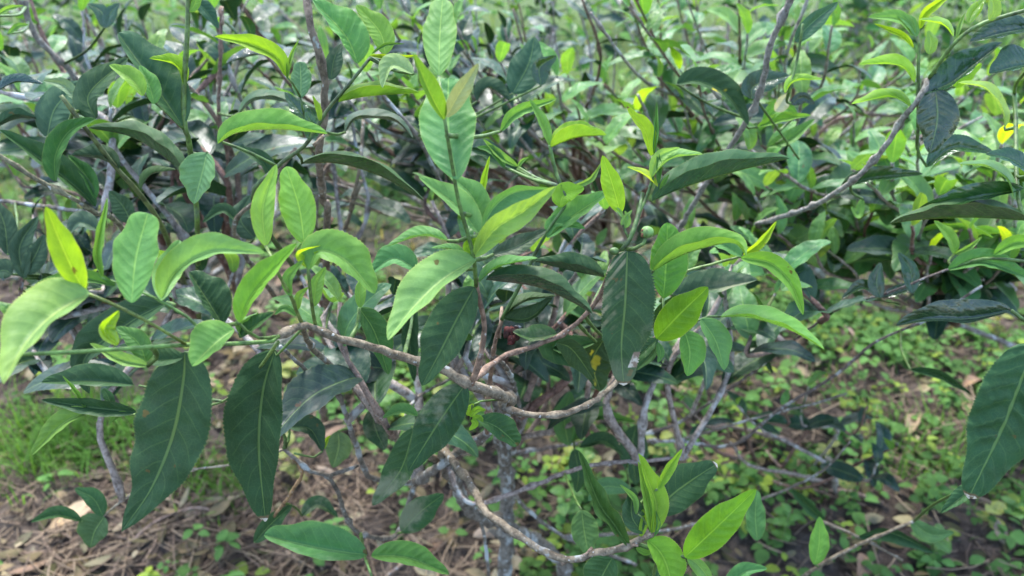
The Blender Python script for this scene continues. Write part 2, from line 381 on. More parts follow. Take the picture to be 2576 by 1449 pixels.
def scatter(n, ymin, ymax, dens):
    """n ground points inside the view, kept with probability dens(x,y)"""
    out=[]
    while len(out) < n:
        y = rng.uniform(ymin,ymax,4000); x = rng.uniform(-1,1,4000)*(y*.80+.35)
        k = rng.uniform(0,1,4000) < dens(x,y); out += list(zip(x[k],y[k]))
    return np.array(out[:n])
def dull(name, vary=.2):
    m,t = newmat(name); g = N(t); at = g('ShaderNodeAttribute',attribute_name='tint')
    pb = g('ShaderNodeBsdfPrincipled',i_Base_Color=at.outputs['Color'],i_Roughness=.75); pb.inputs['Specular IOR Level'].default_value=.3
    g('ShaderNodeOutputMaterial',i_0=pb.outputs[0]); return m
STRAW = dull('straw')
# straw
V=[];Fc=[];C=[]
def straw_d(x,y):
    d = .10+.5*np.clip(patch(x,y,3.5,1),0,1)
    d = d+.9*np.exp(-(((x+.42)/.30)**2+((y-.98)/.20)**2))+.6*np.exp(-(((x-.78)/.30)**2+((y-1.25)/.20)**2))
    return d*np.where(y>2.0,.35,1)
for x,y in scatter(5200,.7,2.8,straw_d):
    L = rng.uniform(.02,.11); a = rng.uniform(0,6.28); bend = rng.uniform(-.9,.9); r = rng.uniform(.0006,.0015)
    p = []; ang = a; cx,cy = x,y; z0 = gz(x,y)+rng.uniform(.002,.016); tl = rng.normal(0,.10)
    for i in range(4):
        p.append((cx,cy,max(gz(cx,cy)+.001, z0+tl*L*i/3))); cx += math.cos(ang)*L/3; cy += math.sin(ang)*L/3; ang += bend/3
    v,f = tube(p,[r]*4,3,cap=False); o=len(V); V+=v; Fc+=[tuple(q+o for q in ff) for ff in f]
    k = rng.uniform(.55,1.25); c = np.array((.31,.23,.15) if rng.uniform()<.55 else (.19,.135,.095))*k; C += [(*c,1)]*len(v)
stuff('dry_straw',V,Fc,C,STRAW,'dry tan straw lying over the bare red-brown soil','straw')
# small brown fragments of old leaves
V=[];Fc=[];C=[]
def lens(V,Fc,C,c,a,L,Wd,tilt,roll,col,fold=.3,droop=.2):
    d = np.array((math.cos(a)*math.cos(tilt),math.sin(a)*math.cos(tilt),math.sin(tilt))); s = np.array((-math.sin(a),math.cos(a),0)); s = s*math.cos(roll)+np.array((0,0,1))*math.sin(roll); n = np.cross(d,s)
    o=len(V); c=np.asarray(c)
    row = ((0,0.03),(.22,.75),(.5,1),(.78,.72),(1,.04))
    for t,w in row:
        m = c+d*L*t-n*0+np.array((0,0,-droop*L*t*t)); 
        for sd in (-1,0,1): V.append(m+s*sd*w*Wd+n*abs(sd)*w*Wd*fold)
        C.extend([col]*3)
    for i in range(4):
        for j in range(2): q=o+i*3+j; Fc.append((q,q+1,q+4,q+3))
for x,y in scatter(3000,.7,2.6,lambda x,y:.25+.6*np.clip(patch(x,y,5,2),0,1)):
    L = rng.uniform(.012,.045); k = rng.uniform(.5,1.3); base = ((.18,.13,.10),(.12,.078,.058),(.24,.20,.165),(.09,.06,.05))[rng.integers(4)]
    lens(V,Fc,C,(x,y,gz(x,y)+rng.uniform(.003,.012)),rng.uniform(0,6.28),L,L*rng.uniform(.16,.3),rng.normal(0,.25),rng.normal(0,.4),(base[0]*k,base[1]*k,base[2]*k,.05),rng.uniform(-.5,.8),rng.uniform(-.3,.3))
stuff('leaf_litter',V,Fc,C,SMALL,'small brown scraps of fallen leaves scattered over the soil','leaf litter')
# low broad-leaved ground cover
V=[];Fc=[];C=[]
def weed_d(x,y):
    d = .03+.95*np.clip(patch(x,y,5.5,3)-.02,0,1)
    d = d*(1-.85*np.exp(-(((x+.42)/.28)**2+((y-.98)/.18)**2)))
    return np.clip(d+.35*np.exp(-(((x-.15)/.35)**2+((y-1.15)/.25)**2))+.30*np.exp(-(((x-.75)/.4)**2+((y-1.2)/.4)**2)),0,1)
for x,y in scatter(3000,.72,2.7,weed_d):
    n = rng.integers(3,8); k = rng.uniform(.6,1.35); yel = rng.uniform()<.15; h = rng.uniform(.012,.05); L0 = rng.uniform(.011,.028)
    base = np.array((.17,.25,.05) if yel else (.075,.175,.055))*k; z = gz(x,y); a0=rng.uniform(0,6.28)
    for i in range(n):
        a = a0+i*2.4; L = L0*rng.uniform(.6,1.2); rr = rng.uniform(.001,.010)
        lens(V,Fc,C,(x+math.cos(a)*rr,y+math.sin(a)*rr,z+h*rng.uniform(.5,1)),a,L,L*rng.uniform(.28,.48),rng.uniform(-.2,.6),rng.normal(0,.25),(*base*rng.uniform(.8,1.2),.25),.25,.35)
stuff('ground_cover',V,Fc,C,SMALL,'low round-leaved green weeds covering the soil between the bushes','ground cover')
# grass: the strip behind the bushes, and tufts among the weeds
V=[];Fc=[];C=[]
def blade(x,y,h,wd,lean,a,col):
    o=len(V); z=gz(x,y)-.002 if y<4.4 else 0; sx,sy = -math.sin(a)*wd,math.cos(a)*wd
    for i,t in enumerate((0,.4,.75,1)):
        cx = x+math.cos(a)*lean*h*t*t; cy = y+math.sin(a)*lean*h*t*t; cz = z+h*(t-.25*lean*t*t); w_=(1,.85,.55,.06)[i]
        V.append((cx-sx*w_,cy-sy*w_,cz)); V.append((cx+sx*w_,cy+sy*w_,cz)); C.extend([col]*2)
    for i in range(3): q=o+i*2; Fc.append((q,q+1,q+3,q+2))
for x,y in scatter(20000,1.7,5.2,lambda x,y: np.clip((y-1.6)*.8+.4*patch(x,y,3,4),0.02,1)):
    k = rng.uniform(.6,1.3); c = np.array((.15,.27,.07))*k if rng.uniform()<.85 else np.array((.38,.34,.17))*k
    blade(x,y,rng.uniform(.02,.07),rng.uniform(.0012,.0026),rng.uniform(.1,.9),rng.uniform(0,6.28),(*c,.3))
for cx,cy,sg_,n in ((-.84,1.15,.10,1300),(-.55,1.05,.06,250),(.80,1.10,.09,350),(.35,1.45,.12,400),(-.2,1.5,.15,400),(1.0,1.6,.2,500)):
    for i in range(n):
        x,y = cx+rng.normal(0,sg_),cy+rng.normal(0,sg_*.7); k=rng.uniform(.6,1.3)
        blade(x,y,rng.uniform(.02,.08),rng.uniform(.0008,.002),rng.uniform(.2,1.1),rng.uniform(0,6.28),(.10*k,.23*k,.05*k,.3))
stuff('grass',V,Fc,C,SMALL,'short green grass on the strip behind the bushes and in tufts','grass')
# individual weeds, fallen leaves and twigs that can be picked out
TAKEN = set()
def place_words(x,y):
    u,v,_ = proj((x,y,0))
    if not (15 < u < 2560 and 640 < v < 1440): return None
    c = ('far left','left','centre','right','far right')[min(4,int(u/515.2))]
    r = ('under the branches','on the lower ground','by the bottom edge')[0 if v<930 else (1 if v<1200 else 2)]
    return r+', '+c
def claim(look,x,y):
    w_ = place_words(x,y)
    if w_ is None or (look,w_) in TAKEN: return None
    TAKEN.add((look,w_)); return '%s %s'%(look,w_)
wl_me = [variant_mesh(random.uniform(.3,.9),.2,random.uniform(.3,.42),300+i,9,5,False,0,.5) for i in range(4)]
for n_,(x,y) in enumerate(scatter(160,.80,1.7,weed_d)):
    tall = random.random()<.5; yel = random.random()<.3
    lab = claim('%s %s weed with rounded leaves'%('taller' if tall else 'flat little','yellowish' if yel else 'green'),x,y)
    if not lab: continue
    z = gz(x,y); o = empty('weed_plant',(x,y,z),lab,'weed','low weeds on the soil')
    n = random.randint(4,7); k = random.uniform(.8,1.3); h = random.uniform(.05,.08) if tall else random.uniform(.018,.03)
    V2,F2 = tube([(x,y,z-.003),(x+.004,y,z+h*.5),(x+.006,y+.003,z+h)],[.0013,.0011,.0008],5); mk('stem',V2,F2,STEM,o,(x,y,z),col=(.12,.18,.05,1))
    for i in range(n):
        t = (i+1)/n; l = link('leaf',random.choice(wl_me),o,(x+.006*t,y+.003*t,z+h*t)); s_ = random.uniform(.018,.036); l.scale=(s_,s_,s_)
        l.rotation_euler = (random.uniform(-.3,.3),random.uniform(-.5,.2),i*2.4+random.uniform(-.4,.4)); l.color=((.22 if yel else .11)*k,.26*k,.055*k,.28)
dl_me = [variant_mesh(random.uniform(-1.2,1.2),random.uniform(-.4,.6),random.uniform(.16,.24),400+i,12,5,False,random.uniform(-.5,.5),.48) for i in range(6)]
for m_ in dl_me: m_.materials.clear(); m_.materials.append(DEAD)
fl = [('brown',(.22,.145,.105)),('greyish',(.25,.20,.16)),('dark brown',(.11,.065,.05)),('pale tan',(.36,.27,.18))]
for n_,(x,y) in enumerate(scatter(120,.80,1.9,lambda x,y:.5+0*x)):
    nm,c = fl[random.choice((0,0,1,1,2,3))]; lab = claim('%s dry leaf fallen on the soil'%nm,x,y)
    if not lab: continue
    k=random.uniform(.8,1.2); L=random.uniform(.04,.085)
    o = link('fallen_leaf',random.choice(dl_me),None,(x,y,gz(x,y)+.008),(c[0]*k,c[1]*k,c[2]*k,.06)); o.scale=(L,L,L); o.rotation_euler=(random.uniform(-.5,.5),random.uniform(-.3,.3),random.uniform(0,6.28))
    o['label']=lab; o['category']='fallen leaf'; o['group']='fallen leaves'
o = link('fallen_leaf',dl_me[0],None,(.64,.955,gz(.64,.955)+.01),(.36,.31,.17,.08)); o.scale=(.11,.075,.06); o.rotation_euler=(.1,.05,-.2)
o['label']='largest fallen leaf, pale straw yellow, on the soil below the big quilted leaf'; o['category']='fallen leaf'; o['group']='fallen leaves'
for n_,(x,y) in enumerate(scatter(26,.78,1.7,lambda x,y:.5+0*x)):
    a=random.uniform(0,6.28); L=random.uniform(.10,.28); q=[(x+math.cos(a+.25*math.sin(i))*L*i/4,y+math.sin(a+.25*math.sin(i))*L*i/4) for i in range(5)]
    lab = claim('thin dry twig lying on the soil',x,y)
    if not lab: continue
    P3=[(u,v,gz(u,v)+.008+.006*(i%2)) for i,(u,v) in enumerate(q)]; V2,F2=tube(catmull3(P3,16),np.linspace(.003,.0014,16)*random.uniform(.7,1.4),6,jit=.15,seed=n_)
    o=mk('fallen_twig',V2,F2,BARK,None,P3[0],col=(.28,.21,.17,1)); o['label']=lab; o['category']='twig'; o['group']='fallen twigs on the soil'
# ------------------------------------------------------------------ the tea bushes: front bush and the one leaning in from the right
bushA = empty('tea_bush', (0.0,0.70,0), 'tea bush in the foreground with sharp glossy leaves, pale bare branches and bright young shoots', 'tea bush', 'tea bushes')
bushE = empty('tea_bush', (0.80,0.62,0), 'tea bush leaning in along the right edge, its large dark leaves near the viewer', 'tea bush', 'tea bushes')
bushF = empty('tea_bush', (-0.62,0.86,0), 'tea bush behind the front one at upper left, with upright twigs and bluish dark leaves', 'tea bush', 'tea bushes')
def br(bush, q, w0, w1, kind='bark', **k):
    P3 = [P(*a) for a in q]
    if kind != 'stem': w0, w1 = w0*.88, w1*.88
    if k.get('col') and kind == 'bark': c = k['col']; k['col'] = (c[0]*.92,c[1]*1.08,c[2]*1.05,1)
    return add_branch(bush, P3, w0/2/FPX*q[0][2], w1/2/FPX*q[-1][2], kind, **k)
A, E, F_ = bushA, bushE, bushF
# trunk and limbs of the front bush (from the ground)
add_branch(A, [(0.0,0.70,-.02),(-.004,.69,.10),P(1271,1398,.95),P(1275,1224,.90),P(1268,1120,.84),P(1262,1010,.60)], .0105,.0055,'lichen',name='trunk')
add_branch(A, [(0.03,0.70,-.02),P(1420,1440,1.0),P(1290,1330,.90),P(1190,1290,.80),P(1120,1161,.66)], .009,.005,'lichen',name='trunk')
br(A, [(1268,1016,.52),(1275,998,.46),(1178,968,.43),(1115,930,.425),(1004,894,.42),(928,871,.41),(837,847,.40),(764,819,.39),(700,846,.375)], 34,20)
br(A, [(1275,1000,.46),(1265,1026,.46),(1341,1045,.46),(1407,1043,.46),(1452,1029,.465),(1494,1008,.48),(1546,967,.505),(1600,890,.50),(1650,850,.485)], 20,13)
br(A, [(1185,968,.43),(1209,899,.425),(1219,819,.42),(1205,753,.41),(1198,700,.40)], 18,13, col=(.15,.085,.06,1))
br(A, [(1198,720,.40),(1192,650,.385),(1180,600,.38),(1153,503,.37),(1135,400,.36),(1119,302,.35),(1104,190,.36)], 11,8,'stem')
br(A, [(1225,1090,.60),(1236,923,.52),(1247,854,.50),(1265,800,.49)], 15,11, col=(.15,.085,.06,1))
br(A, [(1262,805,.49),(1313,708,.48),(1350,630,.475),(1385,570,.47),(1425,510,.465),(1412,470,.465)], 10,7,'stem',col=(.05,.11,.025,1))
br(A, [(1185,962,.435),(1258,902,.47),(1362,864,.48),(1425,833,.48),(1480,784,.47),(1515,729,.46),(1545,660,.45),(1562,632,.445)], 18,13, col=(.17,.10,.075,1))
br(A, [(1560,634,.445),(1585,600,.445),(1606,540,.45),(1617,486,.455)], 13,11,'stem',col=(.06,.13,.03,1))
br(A, [(1606,540,.45),(1634,475,.455),(1645,430,.455),(1640,390,.46)], 9,7,'stem')
br(A, [(1585,606,.445),(1572,580,.445),(1563,548,.445),(1560,530,.445)], 7,6,'stem')
br(A, [(1120,1161,.66),(1112,1127,.62),(1150,1172,.58),(1192,1231,.55),(1219,1286,.53),(1271,1324,.52),(1321,1359,.51),(1414,1408,.50),(1484,1397,.49),(1570,1377,.48),(1640,1342,.475)], 22,19)
br(A, [(1600,1366,.48),(1680,1392,.48),(1720,1400,.475)], 11,8,'stem')
br(A, [(1046,1215,.68),(1085,1185,.66),(1120,1161,.64),(1180,1115,.62),(1235,1085,.60)], 26,16,'lichen')
br(A, [(1262,1020,.60),(1235,1085,.62),(1110,1165,.66),(1046,1215,.70),(1000,1342,.68),(907,1342,.62),(872,1300,.60),(851,1241,.58),(823,1196,.56),(782,1186,.55),(716,1130,.54)], 20,11,'lichen')
br(A, [(1046,1215,.70),(938,1203,.66),(914,1172,.64),(896,1120,.62),(869,1040,.58),(837,967,.55),(789,946,.53),(705,871,.46)], 17,10,'lichen')
br(A, [(1112,1165,.66),(997,1102,.60),(931,1022,.57),(872,953,.55),(844,930,.54),(785,875,.50),(760,822,.42)], 22,14)
br(A, [(820,1200,.56),(900,1172,.60)], 13,10,'lichen')
br(A, [(700,846,.375),(691,857,.37),(600,864,.36),(462,868,.345),(300,878,.325),(180,886,.31),(0,894,.295),(-80,900,.29)], 11,10,'stem',col=(.12,.24,.055,1))
br(A, [(467,866,.345),(370,808,.33),(290,768,.322),(222,739,.315)], 8,9,'stem',col=(.15,.22,.04,1))
br(A, [(500,862,.355),(493,815,.352),(405,758,.345),(330,725,.34),(255,697,.335)], 9,6,'stem',col=(.12,.24,.055,1))
br(A, [(764,822,.395),(745,780,.385),(733,746,.375),(700,690,.365),(690,660,.36),(668,618,.37)], 10,7,'stem',col=(.13,.19,.05,1))
br(A, [(796,830,.40),(785,770,.385),(775,677,.375),(768,612,.38)], 10,7,'stem',col=(.11,.18,.04,1))
br(A, [(700,846,.375),(650,850,.36),(605,820,.35),(600,810,.348)], 9,7,'stem')
br(A, [(764,822,.395),(690,900,.41),(690,880,.41)], 8,6,'stem')
br(A, [(560,868,.37),(500,890,.38),(464,886,.38)], 7,6,'stem')
br(A, [(1120,1161,.66),(1180,1265,.66),(1320,1230,.66),(1420,1190,.66),(1500,1168,.67),(1640,1158,.70),(1730,1150,.72)], 14,10,'bark',col=(.17,.12,.11,1))
br(A, [(1240,1000,.60),(1268,1120,.72),(1300,1250,.80),(1420,1350,.85),(1600,1420,.9)], 14,10,'lichen')
br(A, [(1120,1165,.66),(1160,1240,.68),(1210,1310,.7),(1230,1449,.72)], 13,10,'lichen')
br(A, [(997,1102,.62),(1040,1010,.66),(1120,960,.70),(1200,920,.72)], 10,7,'lichen')
br(A, [(716,1130,.54),(760,1185,.56),(735,1235,.58),(690,1300,.60)], 10,9,'bark',col=(.22,.12,.06,1))
br(A, [(907,1342,.62),(918,1400,.52),(935,1449,.5)], 9,7,'stem')
br(A, [(700,860,.375),(640,940,.42),(560,1010,.45),(420,1035,.46),(326,1043,.46),(215,1029,.46)], 9,6,'stem',col=(.15,.25,.06,1))
br(A, [(560,1010,.45),(450,990,.47),(350,970,.48)], 9,6,'stem')
br(A, [(1640,1342,.475),(1615,1300,.475),(1600,1290,.475)], 7,5,'stem')
br(A, [(1650,850,.47),(1668,800,.47),(1668,750,.47)], 7,6,'stem')
br(A, [(1650,850,.47),(1720,838,.475),(1765,800,.48),(1815,796,.48)], 7,6,'stem')
br(A, [(1660,760,.50),(1715,690,.50),(1790,665,.50),(1865,645,.49)], 9,6,'stem',col=(.12,.20,.05,1))
br(A, [(1480,784,.47),(1530,700,.52),(1600,690,.53),(1692,743,.53)], 7,6,'stem')
br(A, [(740,1140,.54),(790,1150,.55),(812,1135,.55)], 6,5,'stem')
br(A, [(1262,1005,.47),(1192,1015,.45),(1182,1060,.45)], 6,4,'stem')
br(A, [(1000,1342,.68),(1020,1338,.62),(1011,1338,.6)], 6,5,'stem')
br(A, [(1420,1190,.66),(1445,1250,.58),(1463,1283,.56)], 6,5,'stem')
br(A, [(1258,902,.47),(1290,960,.60),(1310,1060,.72),(1290,1140,.86)], 10,14,'lichen')
# stems of the bush at upper left
br(F_, [(813,1050,.95),(824,600,.62),(813,503,.58),(803,417,.55),(806,347,.53),(817,260,.52),(810,167,.51),(782,69,.50),(773,0,.50),(768,-60,.50)], 17,21,'bark',col=(.13,.085,.065,1))
br(F_, [(760,700,.70),(640,520,.50),(698,420,.49),(768,365,.485),(823,278,.48),(880,210,.475),(931,146,.475)], 13,8,'stem',col=(.075,.12,.035,1))
br(F_, [(700,760,.72),(590,585,.62),(660,490,.60),(735,385,.59)], 14,11,'bark')
br(F_, [(500,800,.80),(497,600,.55),(493,510,.52),(475,355,.49),(467,330,.485),(462,243,.48),(470,104,.47),(474,0,.465),(476,-40,.46)], 12,12,'stem',col=(.10,.17,.035,1))
br(F_, [(467,330,.485),(420,285,.475),(375,245,.47),(355,232,.465)], 6,6,'stem')
br(F_, [(480,760,.75),(416,590,.58),(361,500,.54),(288,417,.52),(208,313,.50),(153,240,.49)], 14,11,'stem',col=(.10,.13,.04,1))
br(F_, [(460,760,.74),(299,565,.54),(243,537,.52),(173,493,.50),(87,448,.49),(0,392,.48),(-60,360,.47)], 13,13,'bark',col=(.12,.10,.06,1))
br(F_, [(520,800,.95),(300,400,.80),(188,194,.75),(146,149,.74),(87,83,.73),(59,0,.72)], 14,17,'lichen')
br(F_, [(610,820,.95),(560,560,.75),(575,420,.72),(552,300,.70),(553,200,.69),(556,60,.68),(556,15,.68)], 11,10,'bark',col=(.11,.06,.045,1))
br(F_, [(760,900,.98),(900,480,.72),(880,530,.74),(905,420,.70),(915,300,.7)], 10,9,'bark')
br(F_, [(1200,650,.9),(1090,420,.74),(1040,330,.70),(985,265,.69),(955,230,.68)], 11,10,'lichen')
br(F_, [(500,820,.98),(430,620,.8),(425,560,.78),(435,430,.76),(440,300,.75)], 11,9,'bark',col=(.12,.06,.05,1))
br(F_, [(560,358,.485),(620,380,.49),(700,420,.5)], 7,9,'stem')
br(F_, [(410,560,.6),(300,545,.66),(120,520,.72),(0,505,.75)], 9,12,'lichen')
br(F_, [(300,1020,.75),(185,830,.70),(165,760,.69),(170,700,.68)], 12,9,'lichen')
br(F_, [(756,245,.50),(740,215,.49),(721,192,.485)], 6,5,'stem')
br(F_, [(810,330,.53),(770,300,.51),(756,245,.50)], 6,5,'stem')
# stems of the right-hand bush
br(E, [(1700,590,.78),(1770,470,.72),(1850,347,.66),(1905,253,.62),(1943,104,.58),(1988,0,.56),(2010,-60,.55)], 13,19,'bark',col=(.16,.13,.12,1))
br(E, [(1900,565,.70),(2040,520,.64),(2150,450,.58),(2225,370,.55),(2262,310,.54),(2320,240,.52),(2335,200,.52)], 13,17,'bark',col=(.17,.14,.125,1))
br(E, [(2310,320,.535),(2310,180,.525),(2312,110,.52),(2306,90,.52)], 9,7,'stem')
br(E, [(2335,200,.52),(2400,110,.5),(2470,60,.49),(2600,20,.48)], 10,10,'stem')
br(E, [(2700,980,.40),(2640,900,.40),(2600,868,.40)], 9,8,'stem')
br(E, [(2640,620,.50),(2590,560,.50),(2560,490,.51),(2555,300,.54),(2552,235,.55)], 11,10,'stem')
br(E, [(2700,860,.52),(2600,820,.52),(2544,781,.52)], 11,9,'stem')
br(A, [(1290,1140,.88),(1480,1110,.92),(1680,1075,.92),(1860,960,.84),(1990,862,.76),(2120,770,.68),(2218,742,.62),(2380,680,.58),(2480,650,.56)], 12,6,'lichen',col=(.12,.10,.09,1))
br(A, [(1480,1110,.92),(1700,1110,.92),(1840,1120,.9),(1960,1030,.86),(2100,945,.82),(2200,862,.78),(2340,800,.74),(2470,720,.70)], 11,7,'lichen',col=(.12,.10,.09,1))
br(A, [(1700,1110,.92),(1900,1052,.90),(2060,1012,.88),(2130,990,.86)], 8,6,'lichen')
br(A, [(1420,1350,.85),(1700,1330,.9),(1900,1262,.9),(2060,1190,.86),(2140,1110,.82)], 11,6,'lichen')
br(E, [(2700,690,.54),(2600,662,.55),(2480,650,.55),(2400,672,.555)], 8,8,'stem')
br(E, [(1930,1520,.9),(2050,1430,.8),(2160,1370,.78),(2300,1310,.76)], 12,8,'bark')
br(E, [(2063,1310,.80),(2160,1350,.80),(2270,1410,.8)], 9,7,'bark')
br(E, [(1905,253,.62),(1960,330,.66),(2010,400,.70)], 6,6,'stem')
br(E, [(1985,230,.55),(2005,150,.55),(2020,60,.54)], 7,7,'stem')
br(A, [(716,1130,.54),(600,1165,.60),(450,1190,.64),(330,1245,.63),(259,1298,.62)], 8,6,'bark',col=(.2,.15,.11,1))
def H(bush, cls, pts, d, wl, wr, **k):
    # start the leaf at the depth of the twig it grows from
    bx,by = pts[0]; d0 = d[0] if isinstance(d,(list,tuple)) else d
    best = (1e9,None)
    for o,bp,b in BR:
        if b is not bush: continue
        q = bp-np.array((0,0,CAMZ)); dd = q[:,1]*CP-q[:,2]*SP; bb = q[:,1]*SP+q[:,2]*CP
        X = 1288+q[:,0]/dd*FPX; Y = 724.5-bb/dd*FPX
        e = np.hypot(X-bx,Y-by)+np.abs(dd-d0)*260; i = int(np.argmin(e))
        if e[i] < best[0]: best = (e[i],o,bp[i],dd[i],math.hypot(X[i]-bx,Y[i]-by))
    _,bo,bpt,bd,px = best
    sh = 0
    if px < 26 and abs(bd-d0) < .12: sh = bd-d0-.001
    hang = max(0,pts[-1][1]-by)
    if cls in 'DEK' and hang > 60 and not isinstance(d,(list,tuple)): k['dt'] = k.get('dt',0)*.3+.20*hang*d/FPX     # mature leaves hang plumb
    dl = [x+sh for x in d] if isinstance(d,(list,tuple)) else d+sh
    V,Fc,uv,base = hero_leaf(cls,pts,dl,wl,wr,**k)
    par = bo
    if np.linalg.norm(base-bpt) > .010:
        mid = (base+bpt)/2+np.array((0,0.006,-.004))
        tip3 = base
        to,_ = add_branch(bush,[bpt,mid,tip3],.0013,.0009,'stem',name='twig',sides=6,keep=False)
        par = to
    if k.get('col') and cls in 'DEK': c = k['col']; k['col'] = (c[0]*.6,c[1]*.75,c[2]*.68,c[3])
    mat = k.get('mat') or (LEAF_GLOSS if cls in 'PBM' else LEAF)
    o = mk(k.get('name','leaf'),V,Fc,mat,par,base,uv=uv,col=k.get('col') or colour(cls,.07))
    if k.get('label'): o['label'] = k['label']
    return o
# ---- left foreground shoot
H(A,'Y',[(210,731),(165,640),(115,520)],.312,36,38,dt=-.01,quilt=.015,teeth=.4,label='yellow young leaf pointing up at the left')
H(A,'P',[(226,737),(132,795),(63,868),(9,966)],.312,15,92,dt=-.035,quilt=.03,peak=.40)
H(A,'B',[(257,697),(243,628),(270,497)],.335,9,15,quilt=0)
H(A,'B',[(331,762),(342,650),(372,536)],.325,62,52,dt=.01,peak=.62,full=1.0,col=(.10,.26,.08,.25))
H(A,'B',[(405,757),(408,690),(452,604)],.347,26,46,dt=.02,peak=.55,col=(.12,.27,.10,.25))
H(A,'P',[(407,752),(440,688),(530,634),(667,637)],.345,52,10,dt=-.015,quilt=.03)
H(A,'Y',[(296,868),(262,830),(299,781)],.335,14,30,u=True,col=(.20,.36,.02,.5),teeth=0)
H(A,'B',[(590,828),(545,862),(484,921)],.352,16,66,dt=-.015,peak=.5,quilt=.02,teeth=.4)
H(A,'B',[(603,812),(640,735),(747,613)],.348,44,13,quilt=.06,col=(.13,.32,.04,.35))
H(A,'M',[(290,719),(190,700),(88,716)],.36,6,26)
H(A,'P',[(372,921),(300,905),(226,864)],.36,10,22)
H(A,'M',[(370,916),(345,860),(292,823)],.365,26,30)
H(A,'P',[(668,618),(662,520),(695,414)],.37,30,28,quilt=.015,col=(.20,.38,.09,.36))
H(A,'P',[(766,613),(752,520),(720,419)],.38,47,42,quilt=.02,peak=.52,full=1.2,col=(.17,.37,.09,.36))
H(A,'B',[(777,678),(803,632),(868,655),(943,738)],.375,62,22,quilt=.03,peak=.5)
H(A,'Y',[(770,672),(752,640),(812,618)],.372,8,26,col=(.24,.40,.03,.45),teeth=0)
H(A,'B',[(731,745),(725,700),(762,655)],.378,16,12,quilt=0,teeth=0)
H(A,'B',[(790,771),(796,715),(819,671)],.387,17,19,quilt=0)
H(A,'B',[(749,779),(752,745),(776,722)],.386,10,10,quilt=0,teeth=0)
H(A,'M',[(745,795),(716,778),(690,792)],.388,6,12,teeth=0)
H(A,'B',[(905,774),(905,730),(912,690)],.41,12,16)
H(A,'E',[(602,850),(640,820),(690,786)],.365,26,8)
H(A,'B',[(604,846),(592,810),(650,785)],.362,-6,20)
H(A,'E',[(903,774),(942,836),(977,942)],.43,40,24,col=(.045,.13,.045,.15))
# ---- dark hanging leaves, lower left
H(A,'D',[(465,886),(461,960),(436,1092),(382,1226),(306,1337)],.375,84,100,peak=.36,full=1.5,dt=-.02,quilt=.03,wave=.09,cup=.35,mat=LEAF_GLOSS,label='large dark hanging leaf with a pale midrib')
H(A,'D',[(692,880),(662,985),(652,1130),(668,1312)],.405,54,90,peak=.45,full=1.3,dt=-.01,quilt=.03,wave=.06,cup=.4,mat=LEAF_WEAR,label='dark hanging leaf with a white dry tip')
H(A,'D',[(560,818),(520,755),(475,684)],.385,14,64,quilt=.05,mat=LEAF_GLOSS,peak=.5)
H(A,'D',[(335,968),(230,960),(104,962)],.46,10,46,mat=LEAF_GLOSS)
H(A,'D',[(342,1036),(230,1025),(104,1006)],.47,20,22,mat=LEAF_GLOSS)
H(A,'E',[(285,1030),(265,985),(255,990)],.47,12,14)
H(A,'B',[(226,1034),(160,1066),(78,1147)],.455,8,34,col=(.12,.24,.05,.25))
H(A,'B',[(216,1029),(190,985),(157,945)],.46,5,7,quilt=0)
H(A,'B',[(326,1042),(300,1045),(272,1068)],.46,5,10,quilt=0)
H(A,'D',[(420,760),(330,810),(215,900),(225,990)],.50,20,60,mat=LEAF_GLOSS)
H(A,'D',[(460,900),(390,905),(300,870)],.45,14,40)
H(A,'E',[(259,1298),(235,1255),(188,1229)],.62,22,26,label='small leaf of the low twig near the soil')
H(A,'E',[(205,1311),(145,1296),(78,1314)],.62,6,24)
H(A,'E',[(262,1300),(238,1338),(227,1378)],.61,30,48,col=(.07,.12,.06,.1))
H(A,'D',[(640,1365),(680,1320),(735,1270)],.60,22,20)
H(A,'M',[(924,1395),(879,1391),(785,1376),(664,1346)],.51,26,66,col=(.045,.155,.055,.15),quilt=.02,peak=.5,full=1.2,label='flat mid-green leaf low over the soil')
H(A,'M',[(934,1398),(1028,1404),(1130,1445)],.51,42,17,col=(.06,.17,.035,.2),quilt=.06)
H(A,'D',[(1171,966),(1105,1061),(1028,1184)],.44,50,54,quilt=.17,mat=LEAF_DUST,cup=.25)
H(A,'D',[(1041,1078),(1008,1182),(937,1272)],.52,30,42,quilt=.05,mat=LEAF_DUST,col=(.022,.065,.03,.05))
H(A,'E',[(1198,1053),(1250,1075),(1304,1121)],.45,40,22,mat=LEAF_SPOT,quilt=.08,peak=.6,col=(.025,.08,.03,.1))
for q in ([(1180,1046),(1178,1030),(1192,1016)],[(1182,1048),(1200,1030),(1222,1032)],[(1186,1056),(1196,1066),(1180,1082)],[(1188,1052),(1206,1052),(1214,1070)]):
    H(A,'Y',q,.445,8,8,quilt=0,teeth=0,full=1.0,col=(.16,.34,.03,.4))
H(A,'E',[(1011,1338),(1055,1290),(1116,1243)],.60,36,36,mat=LEAF_DUST,quilt=.07)
H(A,'M',[(1051,1046),(1010,1035),(963,1052)],.52,5,22)
H(A,'E',[(706,1082),(725,1040),(752,1000)],.53,22,26)
H(A,'D',[(726,1074),(780,1080),(812,1136)],.54,34,14,col=(.018,.045,.04,.05))
H(A,'M',[(850,1085),(852,1125),(838,1176)],.66,32,34,col=(.07,.13,.06,.15))
H(A,'D',[(935,1030),(945,1080),(968,1132)],.66,36,30,mat=LEAF_DUST)
H(A,'D',[(760,1298),(800,1270),(850,1302)],.70,24,8,mat=LEAF_DUST)
H(A,'Y',[(812,1132),(822,1105),(832,1095)],.55,5,6,quilt=0,teeth=0)
H(A,'M',[(628,1180),(665,1150),(700,1142)],.6,8,10)
